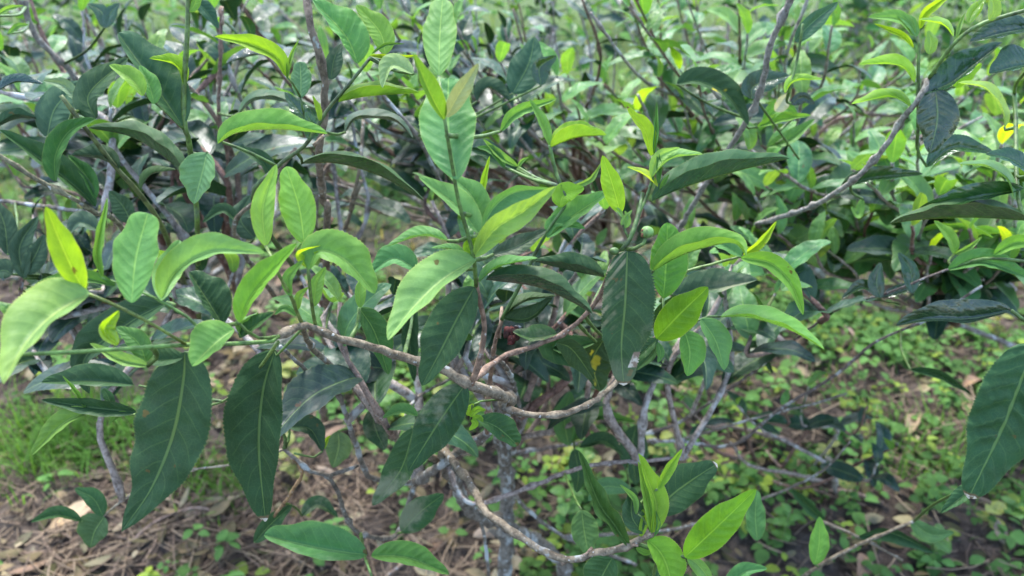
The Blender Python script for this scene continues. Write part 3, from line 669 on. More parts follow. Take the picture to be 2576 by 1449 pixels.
# ---- centre shoot
H(A,'P',[(1104,190),(1106,100),(1113,-2)],.355,44,42,peak=.62,full=1.0,quilt=.05,dt=.01,label='pale obovate leaf cut by the top edge')
H(A,'M',[(1150,452),(1128,330),(1128,196)],.372,74,72,peak=.66,full=1.0,quilt=.10,dt=.02,col=(.075,.22,.085,.2),mat=LEAF_GLOSS,label='broad serrated leaf behind the tall green stem')
H(A,'B',[(1117,301),(1085,240),(1039,136)],.345,12,30,dt=-.03,quilt=.02,col=(.095,.22,.035,.28))
H(A,'P',[(1122,295),(1155,235),(1203,160)],.345,20,24,dt=-.03,quilt=.02,col=(.30,.38,.25,.10))
H(A,'P',[(1198,652),(1115,703),(1039,776),(976,856)],.385,17,72,dt=-.03,peak=.42,quilt=.04)
H(A,'Y',[(1192,646),(1245,578),(1320,530),(1398,469)],.380,30,33,dt=-.03,quilt=.12,mat=LEAF_GLOSS,col=(.19,.34,.09,.26))
H(A,'Y',[(1192,640),(1176,620),(1200,598)],.385,12,16,teeth=0,quilt=0,col=(.20,.38,.02,.45))
H(A,'M',[(1208,590),(1242,522),(1300,482),(1392,476)],.40,16,44,dt=.01,col=(.09,.24,.09,.22))
H(A,'M',[(1205,588),(1150,520),(1054,446)],.395,12,42,col=(.12,.27,.10,.25))
H(A,'M',[(1204,585),(1190,500),(1130,440)],.41,14,40,col=(.10,.25,.09,.25))
H(A,'M',[(1126,606),(1060,594),(973,621)],.42,-5,26,col=(.07,.2,.06,.2))
H(A,'M',[(1177,657),(1140,630),(1085,624)],.40,-3,17,col=(.08,.22,.06,.2))
H(A,'M',[(1050,680),(990,650),(930,690)],.45,14,38,col=(.055,.18,.07,.15))
H(A,'D',[(1194,722),(1150,802),(1105,890),(1062,970)],.408,44,66,peak=.45,quilt=.05,dt=-.015,mat=LEAF_GLOSS,label='dark glossy leaf with sky sheen under the centre shoot')
H(A,'M',[(1204,711),(1255,672),(1353,650)],.40,24,-4,col=(.06,.19,.05,.2))
H(A,'D',[(1222,704),(1350,722),(1438,760),(1490,790)],.415,52,-26,dt=-.02,col=(.025,.06,.04,.06))
H(A,'D',[(1520,698),(1440,682),(1345,658)],.47,-18,47,mat=LEAF_GLOSS)
H(A,'K',[(1266,800),(1320,760),(1400,745)],.49,22,-6)
H(A,'K',[(1262,800),(1330,800),(1390,750)],.50,30,8)
H(A,'D',[(1240,640),(1300,620),(1375,578)],.47,26,20,mat=LEAF_DUST,col=(.05,.07,.07,.05))
H(A,'D',[(1040,760),(1030,850),(1042,960)],.55,22,20)
H(A,'E',[(1400,840),(1340,850),(1290,835)],.52,8,34,mat=LEAF_DUST,col=(.05,.10,.05,.1))
H(A,'E',[(1500,860),(1430,880),(1395,870),(1500,935)],.52,10,40)
H(A,'K',[(1520,850),(1490,910),(1510,985)],.53,60,30,mat=LEAF_SPOT,quilt=.05)
H(A,'K',[(1400,862),(1440,880),(1495,955)],.52,24,30,mat=LEAF_SPOT)
# ---- hero dark leaf and its shoot
H(A,'D',[(1578,631),(1572,767),(1563,871),(1569,970)],.443,75,56,peak=.40,full=.95,quilt=.035,dt=-.02,cup=.2,mat=LEAF_HERO,teeth=2.2,label='large dark leaf with a scorched edge and torn white tip in the centre',col=(.024,.062,.036,.05))
H(A,'M',[(1643,682),(1712,645),(1780,622),(1845,612),(1877,643)],.46,57,-22,dt=-.03,quilt=.03,col=(.10,.24,.05,.25))
H(A,'M',[(1669,750),(1676,650),(1679,560)],.475,40,56,quilt=.13,mat=LEAF_GLOSS,col=(.09,.26,.05,.3),peak=.52)
H(A,'D',[(1692,745),(1790,728),(1905,704)],.53,52,9,mat=LEAF_DUST,col=(.05,.085,.075,.05))
H(A,'B',[(1651,852),(1710,790),(1781,722)],.468,42,46,quilt=.05,dt=-.02,mat=LEAF_GLOSS,col=(.10,.24,.012,.35),u=False,label='backlit yellow-green leaf beside the scorched leaf')
H(A,'E',[(1655,850),(1660,790),(1700,742)],.49,16,34,mat=LEAF_SPOT,col=(.03,.075,.015,.15))
H(A,'M',[(1722,832),(1735,885),(1729,946)],.47,42,24,col=(.09,.25,.06,.3))
H(A,'M',[(1763,802),(1800,858),(1822,931)],.475,40,18,col=(.10,.25,.09,.22))
H(A,'M',[(1813,798),(1890,800),(1990,832),(2073,879)],.478,38,-9,dt=-.02,col=(.085,.24,.05,.25))
H(A,'B',[(1863,649),(1940,664),(1992,718),(2020,792)],.485,28,17,dt=-.01,quilt=.02,col=(.13,.31,.055,.3))
H(A,'Y',[(1870,641),(1912,610),(1953,557)],.488,8,14,quilt=0,teeth=.3)
H(A,'M',[(1866,645),(1800,610),(1750,620)],.54,10,38,col=(.07,.2,.07,.2))
H(A,'E',[(1655,852),(1612,890),(1570,925)],.475,14,22,mat=LEAF_GLOSS)
H(A,'E',[(1652,856),(1640,890),(1600,932)],.48,12,20)
H(A,'M',[(1655,862),(1662,890),(1655,912)],.478,10,10)
H(A,'D',[(1640,506),(1727,470),(1850,432),(1986,399)],.46,64,-36,dt=.03,quilt=.025,col=(.028,.085,.05,.08),label='long dark arching leaf right of the bud shoot')
H(A,'Y',[(1561,536),(1541,465),(1516,391)],.443,28,25,quilt=.03,teeth=.4,label='yellow backlit leaf standing upright at centre')
H(A,'Y',[(1638,392),(1622,330),(1590,290),(1577,268)],.458,9,26,quilt=.02,teeth=.3,mat=LEAF_WEAR)
H(A,'M',[(1645,388),(1650,330),(1652,258)],.458,6,7,quilt=0,teeth=0)
H(A,'M',[(1656,462),(1658,420),(1654,371)],.455,7,7,quilt=0,teeth=0,name='bud',full=1.0)
H(A,'Y',[(1654,470),(1620,440),(1577,420)],.452,-4,15,quilt=0,teeth=0,col=(.26,.40,.07,.4))
H(A,'B',[(1638,444),(1660,395),(1710,371)],.462,16,14,quilt=0,col=(.2,.36,.12,.35))
H(A,'B',[(1640,448),(1690,400),(1768,388)],.47,24,-5,col=(.12,.27,.09,.3))
H(A,'B',[(1660,478),(1672,455),(1684,438)],.456,6,6,quilt=0,teeth=0)
H(A,'P',[(1568,548),(1556,530),(1538,520)],.445,5,6,quilt=0,teeth=0)
H(A,'P',[(1562,566),(1572,548),(1590,528)],.443,6,9,quilt=0,teeth=0)
H(A,'B',[(1573,574),(1580,555),(1572,530)],.446,8,8,quilt=0,teeth=0)
H(A,'B',[(1385,371),(1450,347),(1526,340)],.465,44,-34,quilt=.02,col=(.14,.30,.045,.35))
H(A,'B',[(1382,366),(1362,310),(1331,249)],.465,6,19,quilt=0)
H(A,'M',[(1260,330),(1300,284),(1400,248)],.47,17,13,col=(.10,.25,.07,.25))
H(A,'M',[(1376,598),(1440,545),(1532,483)],.45,42,14,col=(.08,.23,.08,.22))
H(A,'M',[(1378,594),(1400,560),(1472,575)],.455,22,10,col=(.08,.23,.07,.22))
H(A,'B',[(1408,521),(1420,490),(1470,473)],.46,30,22,teeth=.3,col=(.15,.33,.03,.4))
H(A,'P',[(1440,470),(1485,450),(1512,410)],.47,5,9,quilt=0)
H(A,'Y',[(1213,536),(1214,470),(1232,392)],.42,9,9,quilt=0,col=(.22,.40,.04,.4))
H(A,'M',[(1270,420),(1240,380),(1200,370)],.5,10,14)
H(A,'B',[(1302,420),(1260,395),(1215,350)],.5,6,14)
H(A,'B',[(1300,425),(1312,405),(1330,395)],.5,4,6,teeth=0)
H(A,'D',[(1330,440),(1260,395),(1180,372)],.56,22,14)
# ---- lower right shoot
H(A,'D',[(1650,1290),(1690,1246),(1745,1205),(1804,1167)],.475,56,50,quilt=.03,dt=.01,peak=.42,full=1.1,cup=.3,mat=LEAF_WEAR,label='dark blue-green leaf behind the bright lower shoot')
H(A,'D',[(1620,1342),(1590,1300),(1590,1225)],.485,24,34,mat=LEAF_GLOSS)
H(A,'B',[(1640,1340),(1650,1270),(1630,1210),(1606,1141)],.47,9,34,quilt=.03,mat=LEAF_GLOSS,col=(.19,.36,.035,.38))
H(A,'B',[(1640,1342),(1632,1270),(1606,1160)],.468,12,10,quilt=0,col=(.16,.32,.06,.3))
H(A,'B',[(1654,1230),(1680,1180),(1716,1129)],.472,9,17,quilt=.03,mat=LEAF_GLOSS,col=(.17,.34,.035,.38))
H(A,'B',[(1600,1294),(1594,1255),(1559,1219)],.474,5,10,quilt=0)
H(A,'Y',[(1612,1350),(1622,1310),(1616,1280)],.474,12,10,quilt=0,teeth=0,col=(.2,.36,.03,.4))
H(A,'M',[(1646,1350),(1656,1320),(1650,1285)],.472,5,6,quilt=0,teeth=0,name='bud')
H(A,'E',[(1582,1375),(1545,1320),(1505,1262),(1455,1133)],.485,16,26,quilt=.03,col=(.05,.11,.03,.15),wave=.12)
H(A,'B',[(1723,1402),(1765,1362),(1818,1312),(1902,1231)],.474,44,44,quilt=.16,dt=-.02,mat=LEAF_GLOSS,peak=.42,col=(.135,.33,.022,.35),label='bright glossy young leaf of the lower shoot')
H(A,'B',[(1630,1358),(1662,1392),(1682,1440),(1690,1500)],.475,50,24,quilt=.03,col=(.13,.32,.03,.35))
H(A,'M',[(1463,1283),(1470,1340),(1482,1400)],.56,36,32,quilt=.04,col=(.065,.15,.05,.2))
H(A,'D',[(1540,1404),(1520,1440),(1490,1500)],.485,34,52,quilt=.03,col=(.03,.085,.035,.1))
H(A,'B',[(1730,1402),(1760,1425),(1800,1480)],.49,16,20)
H(A,'M',[(1600,1378),(1625,1390),(1645,1385)],.478,8,8,teeth=0,quilt=0,col=(.12,.27,.04,.3))
H(A,'M',[(1905,1360),(1900,1295),(1905,1233)],.62,24,26,col=(.06,.18,.06,.2))
H(A,'M',[(1820,1500),(1870,1440),(1930,1430)],.55,26,16,col=(.06,.2,.07,.2))
H(A,'E',[(1640,1500),(1660,1440),(1700,1400)],.55,20,20)
H(A,'M',[(1585,1230),(1520,1225),(1480,1260)],.66,20,24,col=(.05,.14,.06,.15))
H(A,'M',[(1430,1120),(1420,1050),(1435,985)],.74,30,34,col=(.06,.16,.06,.18))
H(A,'M',[(1440,1110),(1490,1050),(1600,1062)],.73,22,8,col=(.06,.17,.05,.2))
H(A,'D',[(1445,1130),(1455,1190),(1450,1240)],.74,24,22)
H(A,'D',[(1460,1125),(1520,1110),(1570,1150)],.74,24,8)
H(A,'D',[(1600,1070),(1590,1130),(1600,1220)],.78,40,32)
# ---- right-hand bush, near leaves
H(E,'D',[(2602,868),(2558,985),(2518,1085),(2436,1254)],.40,96,92,peak=.42,full=1.05,quilt=.20,dt=-.01,cup=.2,col=(.022,.080,.045,.07),mat=LEAF_WEAR,label='very large quilted dark leaf cut by the right edge')
H(E,'D',[(2470,1210),(2420,1250),(2368,1290)],.46,14,26,col=(.02,.07,.04,.06))
H(E,'D',[(2592,556),(2450,548),(2330,552),(2238,563)],.50,-36,50,quilt=.01,mat=LEAF_GLOSS,col=(.035,.08,.035,.08))
H(E,'E',[(2575,475),(2440,500),(2310,528)],.53,8,36,quilt=.01,u=True,col=(.03,.09,.025,.12))
H(E,'D',[(2544,781),(2440,802),(2330,803),(2254,820)],.52,8,50,quilt=.01,u=True,col=(.025,.055,.022,.08))
H(A,'D',[(2216,750),(2205,710),(2215,660)],.60,22,20,u=True,col=(.035,.07,.03,.1))
H(A,'D',[(2218,748),(2265,735),(2322,712)],.60,20,6,u=True,col=(.02,.045,.02,.08))
H(A,'E',[(2212,748),(2170,722),(2118,752)],.61,6,20,u=True,col=(.03,.065,.025,.1))
H(A,'E',[(2296,738),(2290,680),(2260,635)],.60,22,20,u=True,col=(.025,.08,.03,.1))
H(E,'E',[(2353,222),(2358,300),(2339,386)],.515,54,52,quilt=.02,u=True,mat=LEAF_SPOT,col=(.022,.055,.015,.14),peak=.42,label='dark oval leaf with yellow specks hanging at upper right')
H(E,'E',[(2320,236),(2390,210),(2455,160),(2521,107)],.52,56,7,quilt=.01,col=(.025,.075,.03,.1),u=True,peak=.42)
H(E,'D',[(2600,70),(2520,85),(2440,105)],.5,8,46,quilt=.01,u=True,col=(.022,.06,.025,.08))
H(E,'E',[(2600,160),(2550,170),(2488,185)],.5,6,58,quilt=.01,u=True,col=(.03,.085,.03,.1))
H(E,'B',[(2300,90),(2262,50),(2184,43)],.53,8,24,quilt=.02)
H(E,'M',[(2306,92),(2290,60),(2250,30)],.54,10,18,col=(.08,.22,.08,.25))
H(E,'Y',[(2298,120),(2270,90),(2200,60)],.53,6,10,quilt=0)
H(E,'Y',[(2314,72),(2330,30),(2400,-20)],.52,10,13,quilt=0,col=(.22,.38,.02,.42))
H(E,'B',[(2398,92),(2370,62),(2312,50)],.52,-4,17,quilt=0,u=True,col=(.2,.38,.03,.42))
H(E,'B',[(2337,136),(2342,105),(2335,77)],.52,17,17,quilt=0,u=True,col=(.15,.3,.03,.38))
H(E,'B',[(2437,58),(2450,30),(2480,-6)],.5,16,14,quilt=0,u=True,col=(.17,.32,.03,.4))
H(E,'Y',[(2490,52),(2500,20),(2490,-20)],.5,14,20,quilt=0,u=True,col=(.2,.34,.03,.42))
H(E,'P',[(2405,95),(2415,60),(2428,32)],.5,5,7,quilt=0,teeth=0)
H(E,'B',[(2300,208),(2260,165),(2160,162)],.525,-4,27,quilt=.02,col=(.15,.33,.03,.38))
H(E,'B',[(2292,270),(2240,245),(2142,262)],.525,-4,24,quilt=.02,col=(.15,.33,.03,.38))
H(E,'B',[(2527,320),(2520,280),(2480,225),(2410,208)],.55,-5,22,quilt=0,col=(.2,.35,.08,.35))
H(E,'B',[(2400,220),(2420,190),(2470,160)],.56,16,24,col=(.17,.36,.03,.4))
H(E,'M',[(2552,500),(2530,450),(2480,420),(2408,413)],.50,-5,22,quilt=0,col=(.12,.27,.12,.28))
H(E,'E',[(2332,420),(2400,372),(2500,385)],.55,34,12,u=True,col=(.03,.09,.03,.12))
H(E,'E',[(2600,440),(2540,400),(2480,388)],.5,8,30,u=True,col=(.035,.1,.035,.12))
H(E,'E',[(2115,472),(2190,450),(2322,438)],.58,30,7,u=True,col=(.025,.07,.022,.12),label='dark leaf under the slanting grey branch')
H(E,'B',[(2400,640),(2390,600),(2350,555)],.60,10,20,quilt=.02,col=(.12,.28,.05,.3))
H(E,'B',[(2400,640),(2440,620),(2470,595)],.60,6,8,quilt=0)
H(E,'M',[(2385,678),(2480,660),(2600,705)],.56,36,10,col=(.06,.19,.06,.2))
H(E,'B',[(2500,640),(2560,610),(2640,620)],.55,20,14,col=(.12,.3,.05,.3))
H(E,'E',[(1890,250),(1900,215),(1985,190)],.62,34,26,u=True,col=(.022,.06,.02,.12))
H(E,'K',[(1990,262),(2020,245),(2050,262)],.64,14,16,u=True)
H(E,'P',[(1950,280),(1970,250),(1985,235)],.64,12,22,col=(.5,.5,.45,.2))
H(E,'D',[(1702,212),(1760,205),(1830,240),(1882,316)],.62,42,9,mat=LEAF_SPOT,quilt=.05,col=(.016,.05,.03,.06),label='dark drooping leaf with orange specks right of centre')
H(E,'M',[(2000,105),(2040,60),(2108,5)],.56,20,24,col=(.035,.10,.07,.12))
H(E,'M',[(2005,290),(1960,270),(1910,330)],.66,14,22,col=(.09,.25,.05,.3))
H(E,'B',[(1905,320),(1970,300),(2040,290)],.66,18,6,col=(.12,.28,.05,.3))
H(E,'M',[(1930,370),(1990,350),(2050,300)],.68,24,10)
H(E,'B',[(1975,235),(2000,205),(2070,200)],.64,18,-4,col=(.16,.34,.04,.35))
H(A,'E',[(1990,1230),(2060,1300),(2090,1340)],.9,12,14)
H(E,'B',[(2050,1420),(2060,1370),(2062,1300)],.62,24,26,col=(.11,.29,.05,.3))
H(E,'B',[(2170,500),(2160,540),(2140,520)],.7,10,14)
H(E,'D',[(2160,1350),(2240,1340),(2350,1390)],.78,10,24)
H(E,'M',[(2290,1310),(2340,1345),(2400,1340)],.76,22,20,col=(.05,.13,.05,.15))
H(A,'D',[(2290,930),(2360,945),(2440,990)],.72,14,8)
H(A,'D',[(1860,950),(1900,870),(1945,940)],.8,14,18)
# ---- upper left bush
F = F_
H(F,'D',[(458,317),(388,215),(296,84)],.49,18,80,quilt=.03,peak=.5,full=1.1,mat=LEAF_GLOSS,col=(.03,.085,.06,.06),label='large blue-green leaf with a silvery folded half')
H(F,'D',[(240,300),(225,235),(322,146)],.505,42,26,quilt=.01,mat=LEAF_GLOSS,col=(.02,.055,.035,.05))
H(F,'B',[(360,241),(330,200),(275,164)],.468,12,30,quilt=0,col=(.16,.32,.06,.35))
H(F,'M',[(388,262),(375,215),(350,165)],.475,14,28,col=(.10,.26,.08,.28))
H(F,'Y',[(461,216),(440,165),(376,147)],.48,-4,27,quilt=0,col=(.19,.36,.03,.42))
H(F,'D',[(118,345),(140,270),(205,205)],.54,46,44,quilt=.02,col=(.05,.10,.085,.06))
H(F,'M',[(200,258),(160,215),(108,203)],.52,12,18,col=(.12,.2,.15,.2))
H(F,'D',[(-10,232),(40,208),(108,212)],.54,24,-3,u=True)
H(F,'D',[(-10,322),(40,300),(92,298)],.54,30,-12)
H(F,'E',[(139,456),(140,390),(175,330),(240,299)],.49,36,16,quilt=.03,col=(.028,.11,.025,.15))
H(F,'E',[(240,520),(190,470),(100,400),(-2,327)],.505,10,44,quilt=.02,col=(.03,.09,.045,.1))
H(F,'E',[(240,500),(215,440),(170,390)],.51,10,24,col=(.04,.14,.04,.15))
H(F,'D',[(462,449),(420,400),(330,345),(222,322)],.50,-22,46,quilt=.02,col=(.03,.075,.04,.07))
H(F,'D',[(300,425),(250,400),(178,392)],.53,-8,38,mat=LEAF_GLOSS,quilt=.07,col=(.03,.06,.05,.05))
H(F,'D',[(354,477),(380,440),(443,427)],.51,20,-3,col=(.025,.06,.025,.06))
H(F,'M',[(521,384),(508,440),(488,513)],.485,30,58,quilt=.05,peak=.40,col=(.11,.24,.12,.22),mat=LEAF_GLOSS)
H(F,'M',[(548,362),(600,334),(700,326),(824,337)],.485,54,-16,quilt=.03,dt=-.01,col=(.11,.27,.06,.26),label='arching mid-green leaf left of the brown stem')
H(F,'Y',[(722,194),(695,145),(630,112),(540,92)],.487,12,28,quilt=.03,col=(.18,.34,.03,.42))
H(F,'M',[(756,246),(757,200),(754,155)],.50,26,27,quilt=.02,peak=.58,full=1.0,col=(.09,.2,.13,.2))
H(F,'B',[(722,200),(728,150),(752,98)],.49,5,6,quilt=0,teeth=0)
H(F,'M',[(900,160),(868,90),(786,0)],.475,15,58,quilt=.12,mat=LEAF_GLOSS,col=(.075,.23,.085,.22),label='quilted leaf right of the tall brown stem at the top')
H(F,'B',[(970,137),(955,80),(896,13)],.48,26,34,quilt=.05,col=(.14,.29,.06,.3))
H(F,'D',[(832,200),(840,150),(858,110)],.56,20,24,mat=LEAF_DUST,col=(.05,.085,.075,.05))
H(F,'M',[(851,257),(930,242),(1055,234)],.48,36,-26,quilt=.02,col=(.075,.185,.02,.3))
H(F,'P',[(1040,185),(985,165),(962,221)],.46,8,30,mat=LEAF_GLOSS,quilt=.06,col=(.2,.33,.2,.2))
H(F,'B',[(931,140),(990,146),(1052,140)],.465,9,5,quilt=0,teeth=0,col=(.17,.28,.02,.4))
H(F,'M',[(935,135),(970,113),(1018,110)],.47,5,4,quilt=0,teeth=0)
H(F,'D',[(869,333),(900,300),(990,305),(1039,348)],.56,24,-8,mat=LEAF_GLOSS,col=(.02,.04,.04,.05))
H(F,'D',[(760,412),(850,412),(960,445),(1066,506)],.50,34,-28,quilt=.02,dt=.02,col=(.022,.058,.025,.07),label='long dark drooping leaf crossing the brown stem')
H(F,'D',[(600,285),(660,250),(800,275)],.58,26,-10,col=(.02,.06,.035,.06))
H(F,'E',[(790,320),(760,290),(716,232)],.52,18,26,u=True,col=(.035,.09,.03,.12))
H(F,'B',[(805,305),(800,275),(786,240)],.51,6,9,quilt=0,col=(.16,.3,.03,.4))
H(F,'E',[(775,350),(785,320),(770,280)],.52,20,22,u=True,col=(.05,.12,.03,.15))
H(F,'D',[(690,470),(660,410),(590,368)],.56,8,26,col=(.025,.07,.045,.06))
H(F,'K',[(570,160),(640,140),(710,140)],.62,22,-4,u=True)
H(F,'E',[(263,70),(255,30),(220,10)],.66,18,18,u=True,col=(.03,.09,.03,.14))
H(F,'E',[(263,70),(280,30),(300,8)],.66,18,18,u=True,col=(.03,.09,.03,.14))
H(F,'D',[(480,-10),(520,30),(550,72)],.60,22,14,col=(.025,.08,.07,.06))
H(F,'M',[(476,30),(490,10),(500,-30)],.465,14,14,col=(.11,.26,.05,.3))
H(F,'B',[(-10,40),(20,22),(60,14)],.55,8,6)
H(F,'M',[(20,85),(45,65),(72,62)],.62,8,8,col=(.1,.24,.06,.3))
for q in ([(60,700),(50,620),(95,545)],[(60,690),(90,640),(112,590)],[(20,640),(10,560),(-20,500)],[(30,690),(10,680),(-20,690)]):
    H(F,'D',q,.60,26,30,mat=LEAF_GLOSS,col=(.018,.045,.04,.05))
H(F,'D',[(250,580),(200,560),(170,595)],.58,10,30,mat=LEAF_DUST,col=(.06,.09,.09,.05))
H(F,'D',[(330,560),(310,520),(275,480)],.66,30,24,mat=LEAF_GLOSS,quilt=.07)
H(F,'D',[(600,560),(560,530),(510,560)],.66,6,20,mat=LEAF_GLOSS)
H(F,'D',[(640,600),(605,550),(630,490)],.64,30,26,mat=LEAF_GLOSS,col=(.02,.05,.05,.05))
H(F,'E',[(1290,235),(1330,160),(1345,92)],.66,44,42,mat=LEAF_GLOSS,quilt=.04,col=(.03,.085,.07,.06),label='blue-green oval leaf high at the centre')
H(F,'E',[(1362,215),(1358,170),(1400,140)],.64,20,28,u=True,mat=LEAF_SPOT,col=(.03,.08,.015,.16))
H(F,'D',[(1200,255),(1230,222),(1290,262)],.66,30,-4,col=(.02,.05,.05,.05))
# ---- fruit, dried flower, cut stubs
def ball(name, c, r, mat, col, parent, squash=(1,1,1), n=14, m=9, lobes=0, amp=0):
    V=[];Fc=[]
    for i in range(m+1):
        th = math.pi*i/m
        for j in range(n):
            ph = 2*math.pi*j/n; rr = r*(1+amp*math.cos(lobes*ph)*math.sin(th))
            V.append((c[0]+rr*math.sin(th)*math.cos(ph)*squash[0], c[1]+rr*math.sin(th)*math.sin(ph)*squash[1], c[2]+rr*math.cos(th)*squash[2]))
    for i in range(m):
        for j in range(n): Fc.append((i*n+j, (i+1)*n+j, (i+1)*n+(j+1)%n, i*n+(j+1)%n))
    return mk(name,V,Fc,mat,parent,c,col=col)
def nearest(bush,pt):
    b = min((x for x in BR if x[2] is bush), key=lambda x: np.linalg.norm(x[1]-pt,axis=1).min()); return b[0]
pc = P(1628,584,.440); st,_ = add_branch(A,[P(1576,628,.445),P(1600,624,.442),P(1620,612,.44),P(1627,592,.44)],.0012,.0010,'stem',name='fruit_stalk',keep=False)
fr = ball('fruit',pc,.0036,STEM,(.13,.26,.07,1),st,(1,1,.95),18,12,3,.05); fr['label'] = 'round green fruit on a curved stalk'
for k in range(4):
    a = k*1.6; c = pc+np.array((-.0026,-.0008+.0012*math.cos(a),.0016*math.sin(a)-.0003)); ball('sepal',c,.0011,BARK,(.16,.08,.04,1),fr,(1,.8,1),7,5)
ball('flower_bud',P(1545,632,.442),.0022,STEM,(.10,.2,.05,1),nearest(A,P(1550,636,.445)),(1.3,1,1))
db = nearest(A,P(1262,830,.49))
for k,(x,y,r) in enumerate(((1283,832,.0034),(1296,838,.0030),(1290,850,.0030),(1302,828,.0022),(1285,862,.0018),(1276,842,.0022))):
    o = ball('dried_petal',P(x,y,.485),r,BARK,(.10,.022,.018,1) if k%2==0 else (.045,.016,.012,1),db,(1,.7,.8+.3*(k%2)),10,8,5,.45)
for (b,x0,y0,x1,y1,d,w) in ((A,1414,1408,1418,1420,.50,12),(A,1470,1398,1490,1378,.49,9),(A,1590,1370,1605,1372,.476,8),(A,1200,1234,1214,1264,.55,8),(A,1178,968,1160,965,.43,16),(A,1232,900,1205,862,.43,8),(F_,790,365,815,340,.49,10),(A,1258,850,1262,770,.50,7),(F_,560,60,556,16,.68,10),(F_,735,385,745,372,.59,11)):
    add_branch(b,[P(x0,y0,d),P((x0+x1)/2,(y0+y1)/2,d),P(x1,y1,d)],w/2/FPX*d,w/2/FPX*d*.95,'bark',name='cut_stub',keep=False,col=(.2,.15,.11,1))
# ------------------------------------------------------------------ shoots of the bushes behind
COUNT = {}; LIMBS = {}
def shoot(bush, root, tip, cls, nleaf, size, hi, lean=None, bare=False, kind=None):
    """one upright stem from the bush's stool to tip with its leaves set in a spiral"""
    tip = np.asarray(tip,float); root = np.asarray(root,float); h = tip[2]
    if bush.name in LIMBS:
        root = min(LIMBS[bush.name],key=lambda q: np.linalg.norm((q-tip)*np.array((1,1,.35)))+(.5 if q[2]>h-.03 else 0)+random.uniform(0,.08))
    else:
        root = root+np.array((random.uniform(-.10,.10),random.uniform(-.08,.08),0)); root[2] = -.01
    z0 = root[2]
    knee = root*.55+tip*.45; knee[2] = z0+(h-z0)*random.uniform(.35,.6); knee[:2] += np.array((random.uniform(-.05,.05),random.uniform(-.05,.05)))
    knee2 = tip*.85+root*.15; knee2[2] = z0+(h-z0)*.8; knee2[:2] += np.array((random.uniform(-.02,.02),random.uniform(-.02,.02)))
    kind = kind or random.choice(('lichen','lichen','bark','bark'))
    o,pts = add_branch(bush,[root,knee,knee2,tip],random.uniform(.0025,.0045),random.uniform(.0011,.0016),kind,sides=6 if hi else 5,step=.012 if hi else .03,keep=False,
        col={'lichen':(.32,.29,.27,1),'bark':random.choice(((.15,.11,.09,1),(.12,.07,.055,1),(.19,.16,.14,1)))}.get(kind))
    if bare: return
    seg = np.linalg.norm(np.diff(pts,axis=0),axis=1); cum = np.concatenate(([0],np.cumsum(seg))); L = cum[-1]
    span = min(L*.6, .022*nleaf+.03); az0 = random.uniform(0,6.28)
    # fresh green top of the stem
    gs = max(len(pts)-max(3,int(len(pts)*min(.9,.08/L))),0)
    add_branch(bush,pts[gs:],.0015,.0010,'stem',name='shoot',sides=5,step=.02,keep=False,col=random.choice(((.10,.17,.04,1),(.14,.2,.05,1))))
    for i in range(nleaf):
        f = i/max(1,nleaf-1); s = L-span*(1-f)**.9; p = np.array([np.interp(s,cum,pts[:,k]) for k in range(3)])
        age = 1-f; az = az0+i*2.4+random.uniform(-.4,.4); el = .15+.95*f**2+random.uniform(-.35,.25)
        if cls == 'young': c = 'B' if age<.5 else 'M'; c = 'Y' if f>.95 and random.random()<.12 else c
        elif cls == 'mid': c = 'B' if f>.85 else ('M' if f>.55 else ('E' if random.random()<.6 else 'D'))
        else: c = 'E' if random.random()<.3 else 'D'; c = 'B' if f>.93 and random.random()<.5 else c
        ln = size*(1-.5*f**2)*random.uniform(.8,1.2)
        d = Vector((math.cos(az)*math.cos(el),math.sin(az)*math.cos(el),math.sin(el))); up = Vector((0,0,1)); n = (up-d*up.dot(d)); n = n.normalized() if n.length>1e-3 else Vector((1,0,0))
        y = n.cross(d); n = Matrix.Rotation(random.uniform(-.5,.5),3,d)@n; y = n.cross(d)
        l = link('leaf',random.choice(VAR_HI if hi else VAR_LO),o,p)
        l.matrix_basis = Matrix.Translation(l.location)@Matrix(((d.x,y.x,n.x),(d.y,y.y,n.y),(d.z,y.z,n.z))).to_4x4()@Matrix.Diagonal((ln,ln*random.uniform(.85,1.15),ln,1))
        l.color = colour(c,.18)
        COUNT[bush.name] = COUNT.get(bush.name,0)+1
def region(bush, roots, rect, dr, n, mix, nl=(4,7), size=(.055,.08), hi=True, bare=0):
    for i in range(n):
        x = random.uniform(rect[0],rect[2]); y = random.uniform(rect[1],rect[3]); d = random.uniform(*dr); t = P(x,y,d)
        if t[2] < .12: continue
        r = min(roots,key=lambda q: math.hypot(q[0]-t[0],q[1]-t[1])+random.uniform(0,.15))
        shoot(bush,(r[0],r[1],0),t,random.choice(mix),random.randint(*nl),random.uniform(*size),hi,bare=i<bare)
G_ = 'tea bushes'
def newbush(x,y,label): return empty('tea_bush',(x,y,0),label,'tea bush',G_)
def stool(bush,x,y,n=5,h=.28,spread=.26):
    """a short trunk that forks into crooked limbs; shoots grow from the limbs"""
    LIMBS[bush.name] = []
    for i in range(n):
        a = i*2.4+x*3; r = spread*random.uniform(.5,1.1); hh = h*random.uniform(.7,1.3); b = a+random.uniform(-.6,.6)
        o,pts = add_branch(bush,[(x+.015*math.cos(a),y+.015*math.sin(a),-.02),(x+.03*math.cos(a),y+.03*math.sin(a),hh*.35),(x+r*.55*math.cos(b),y+r*.55*math.sin(b),hh*.7),(x+r*math.cos(a),y+r*math.sin(a),hh)],.010,.0035,'lichen',name='trunk' if i<2 else 'branch',keep=False,step=.02)
        LIMBS[bush.name] += [pts[len(pts)//2],pts[int(len(pts)*.75)],pts[-1]]
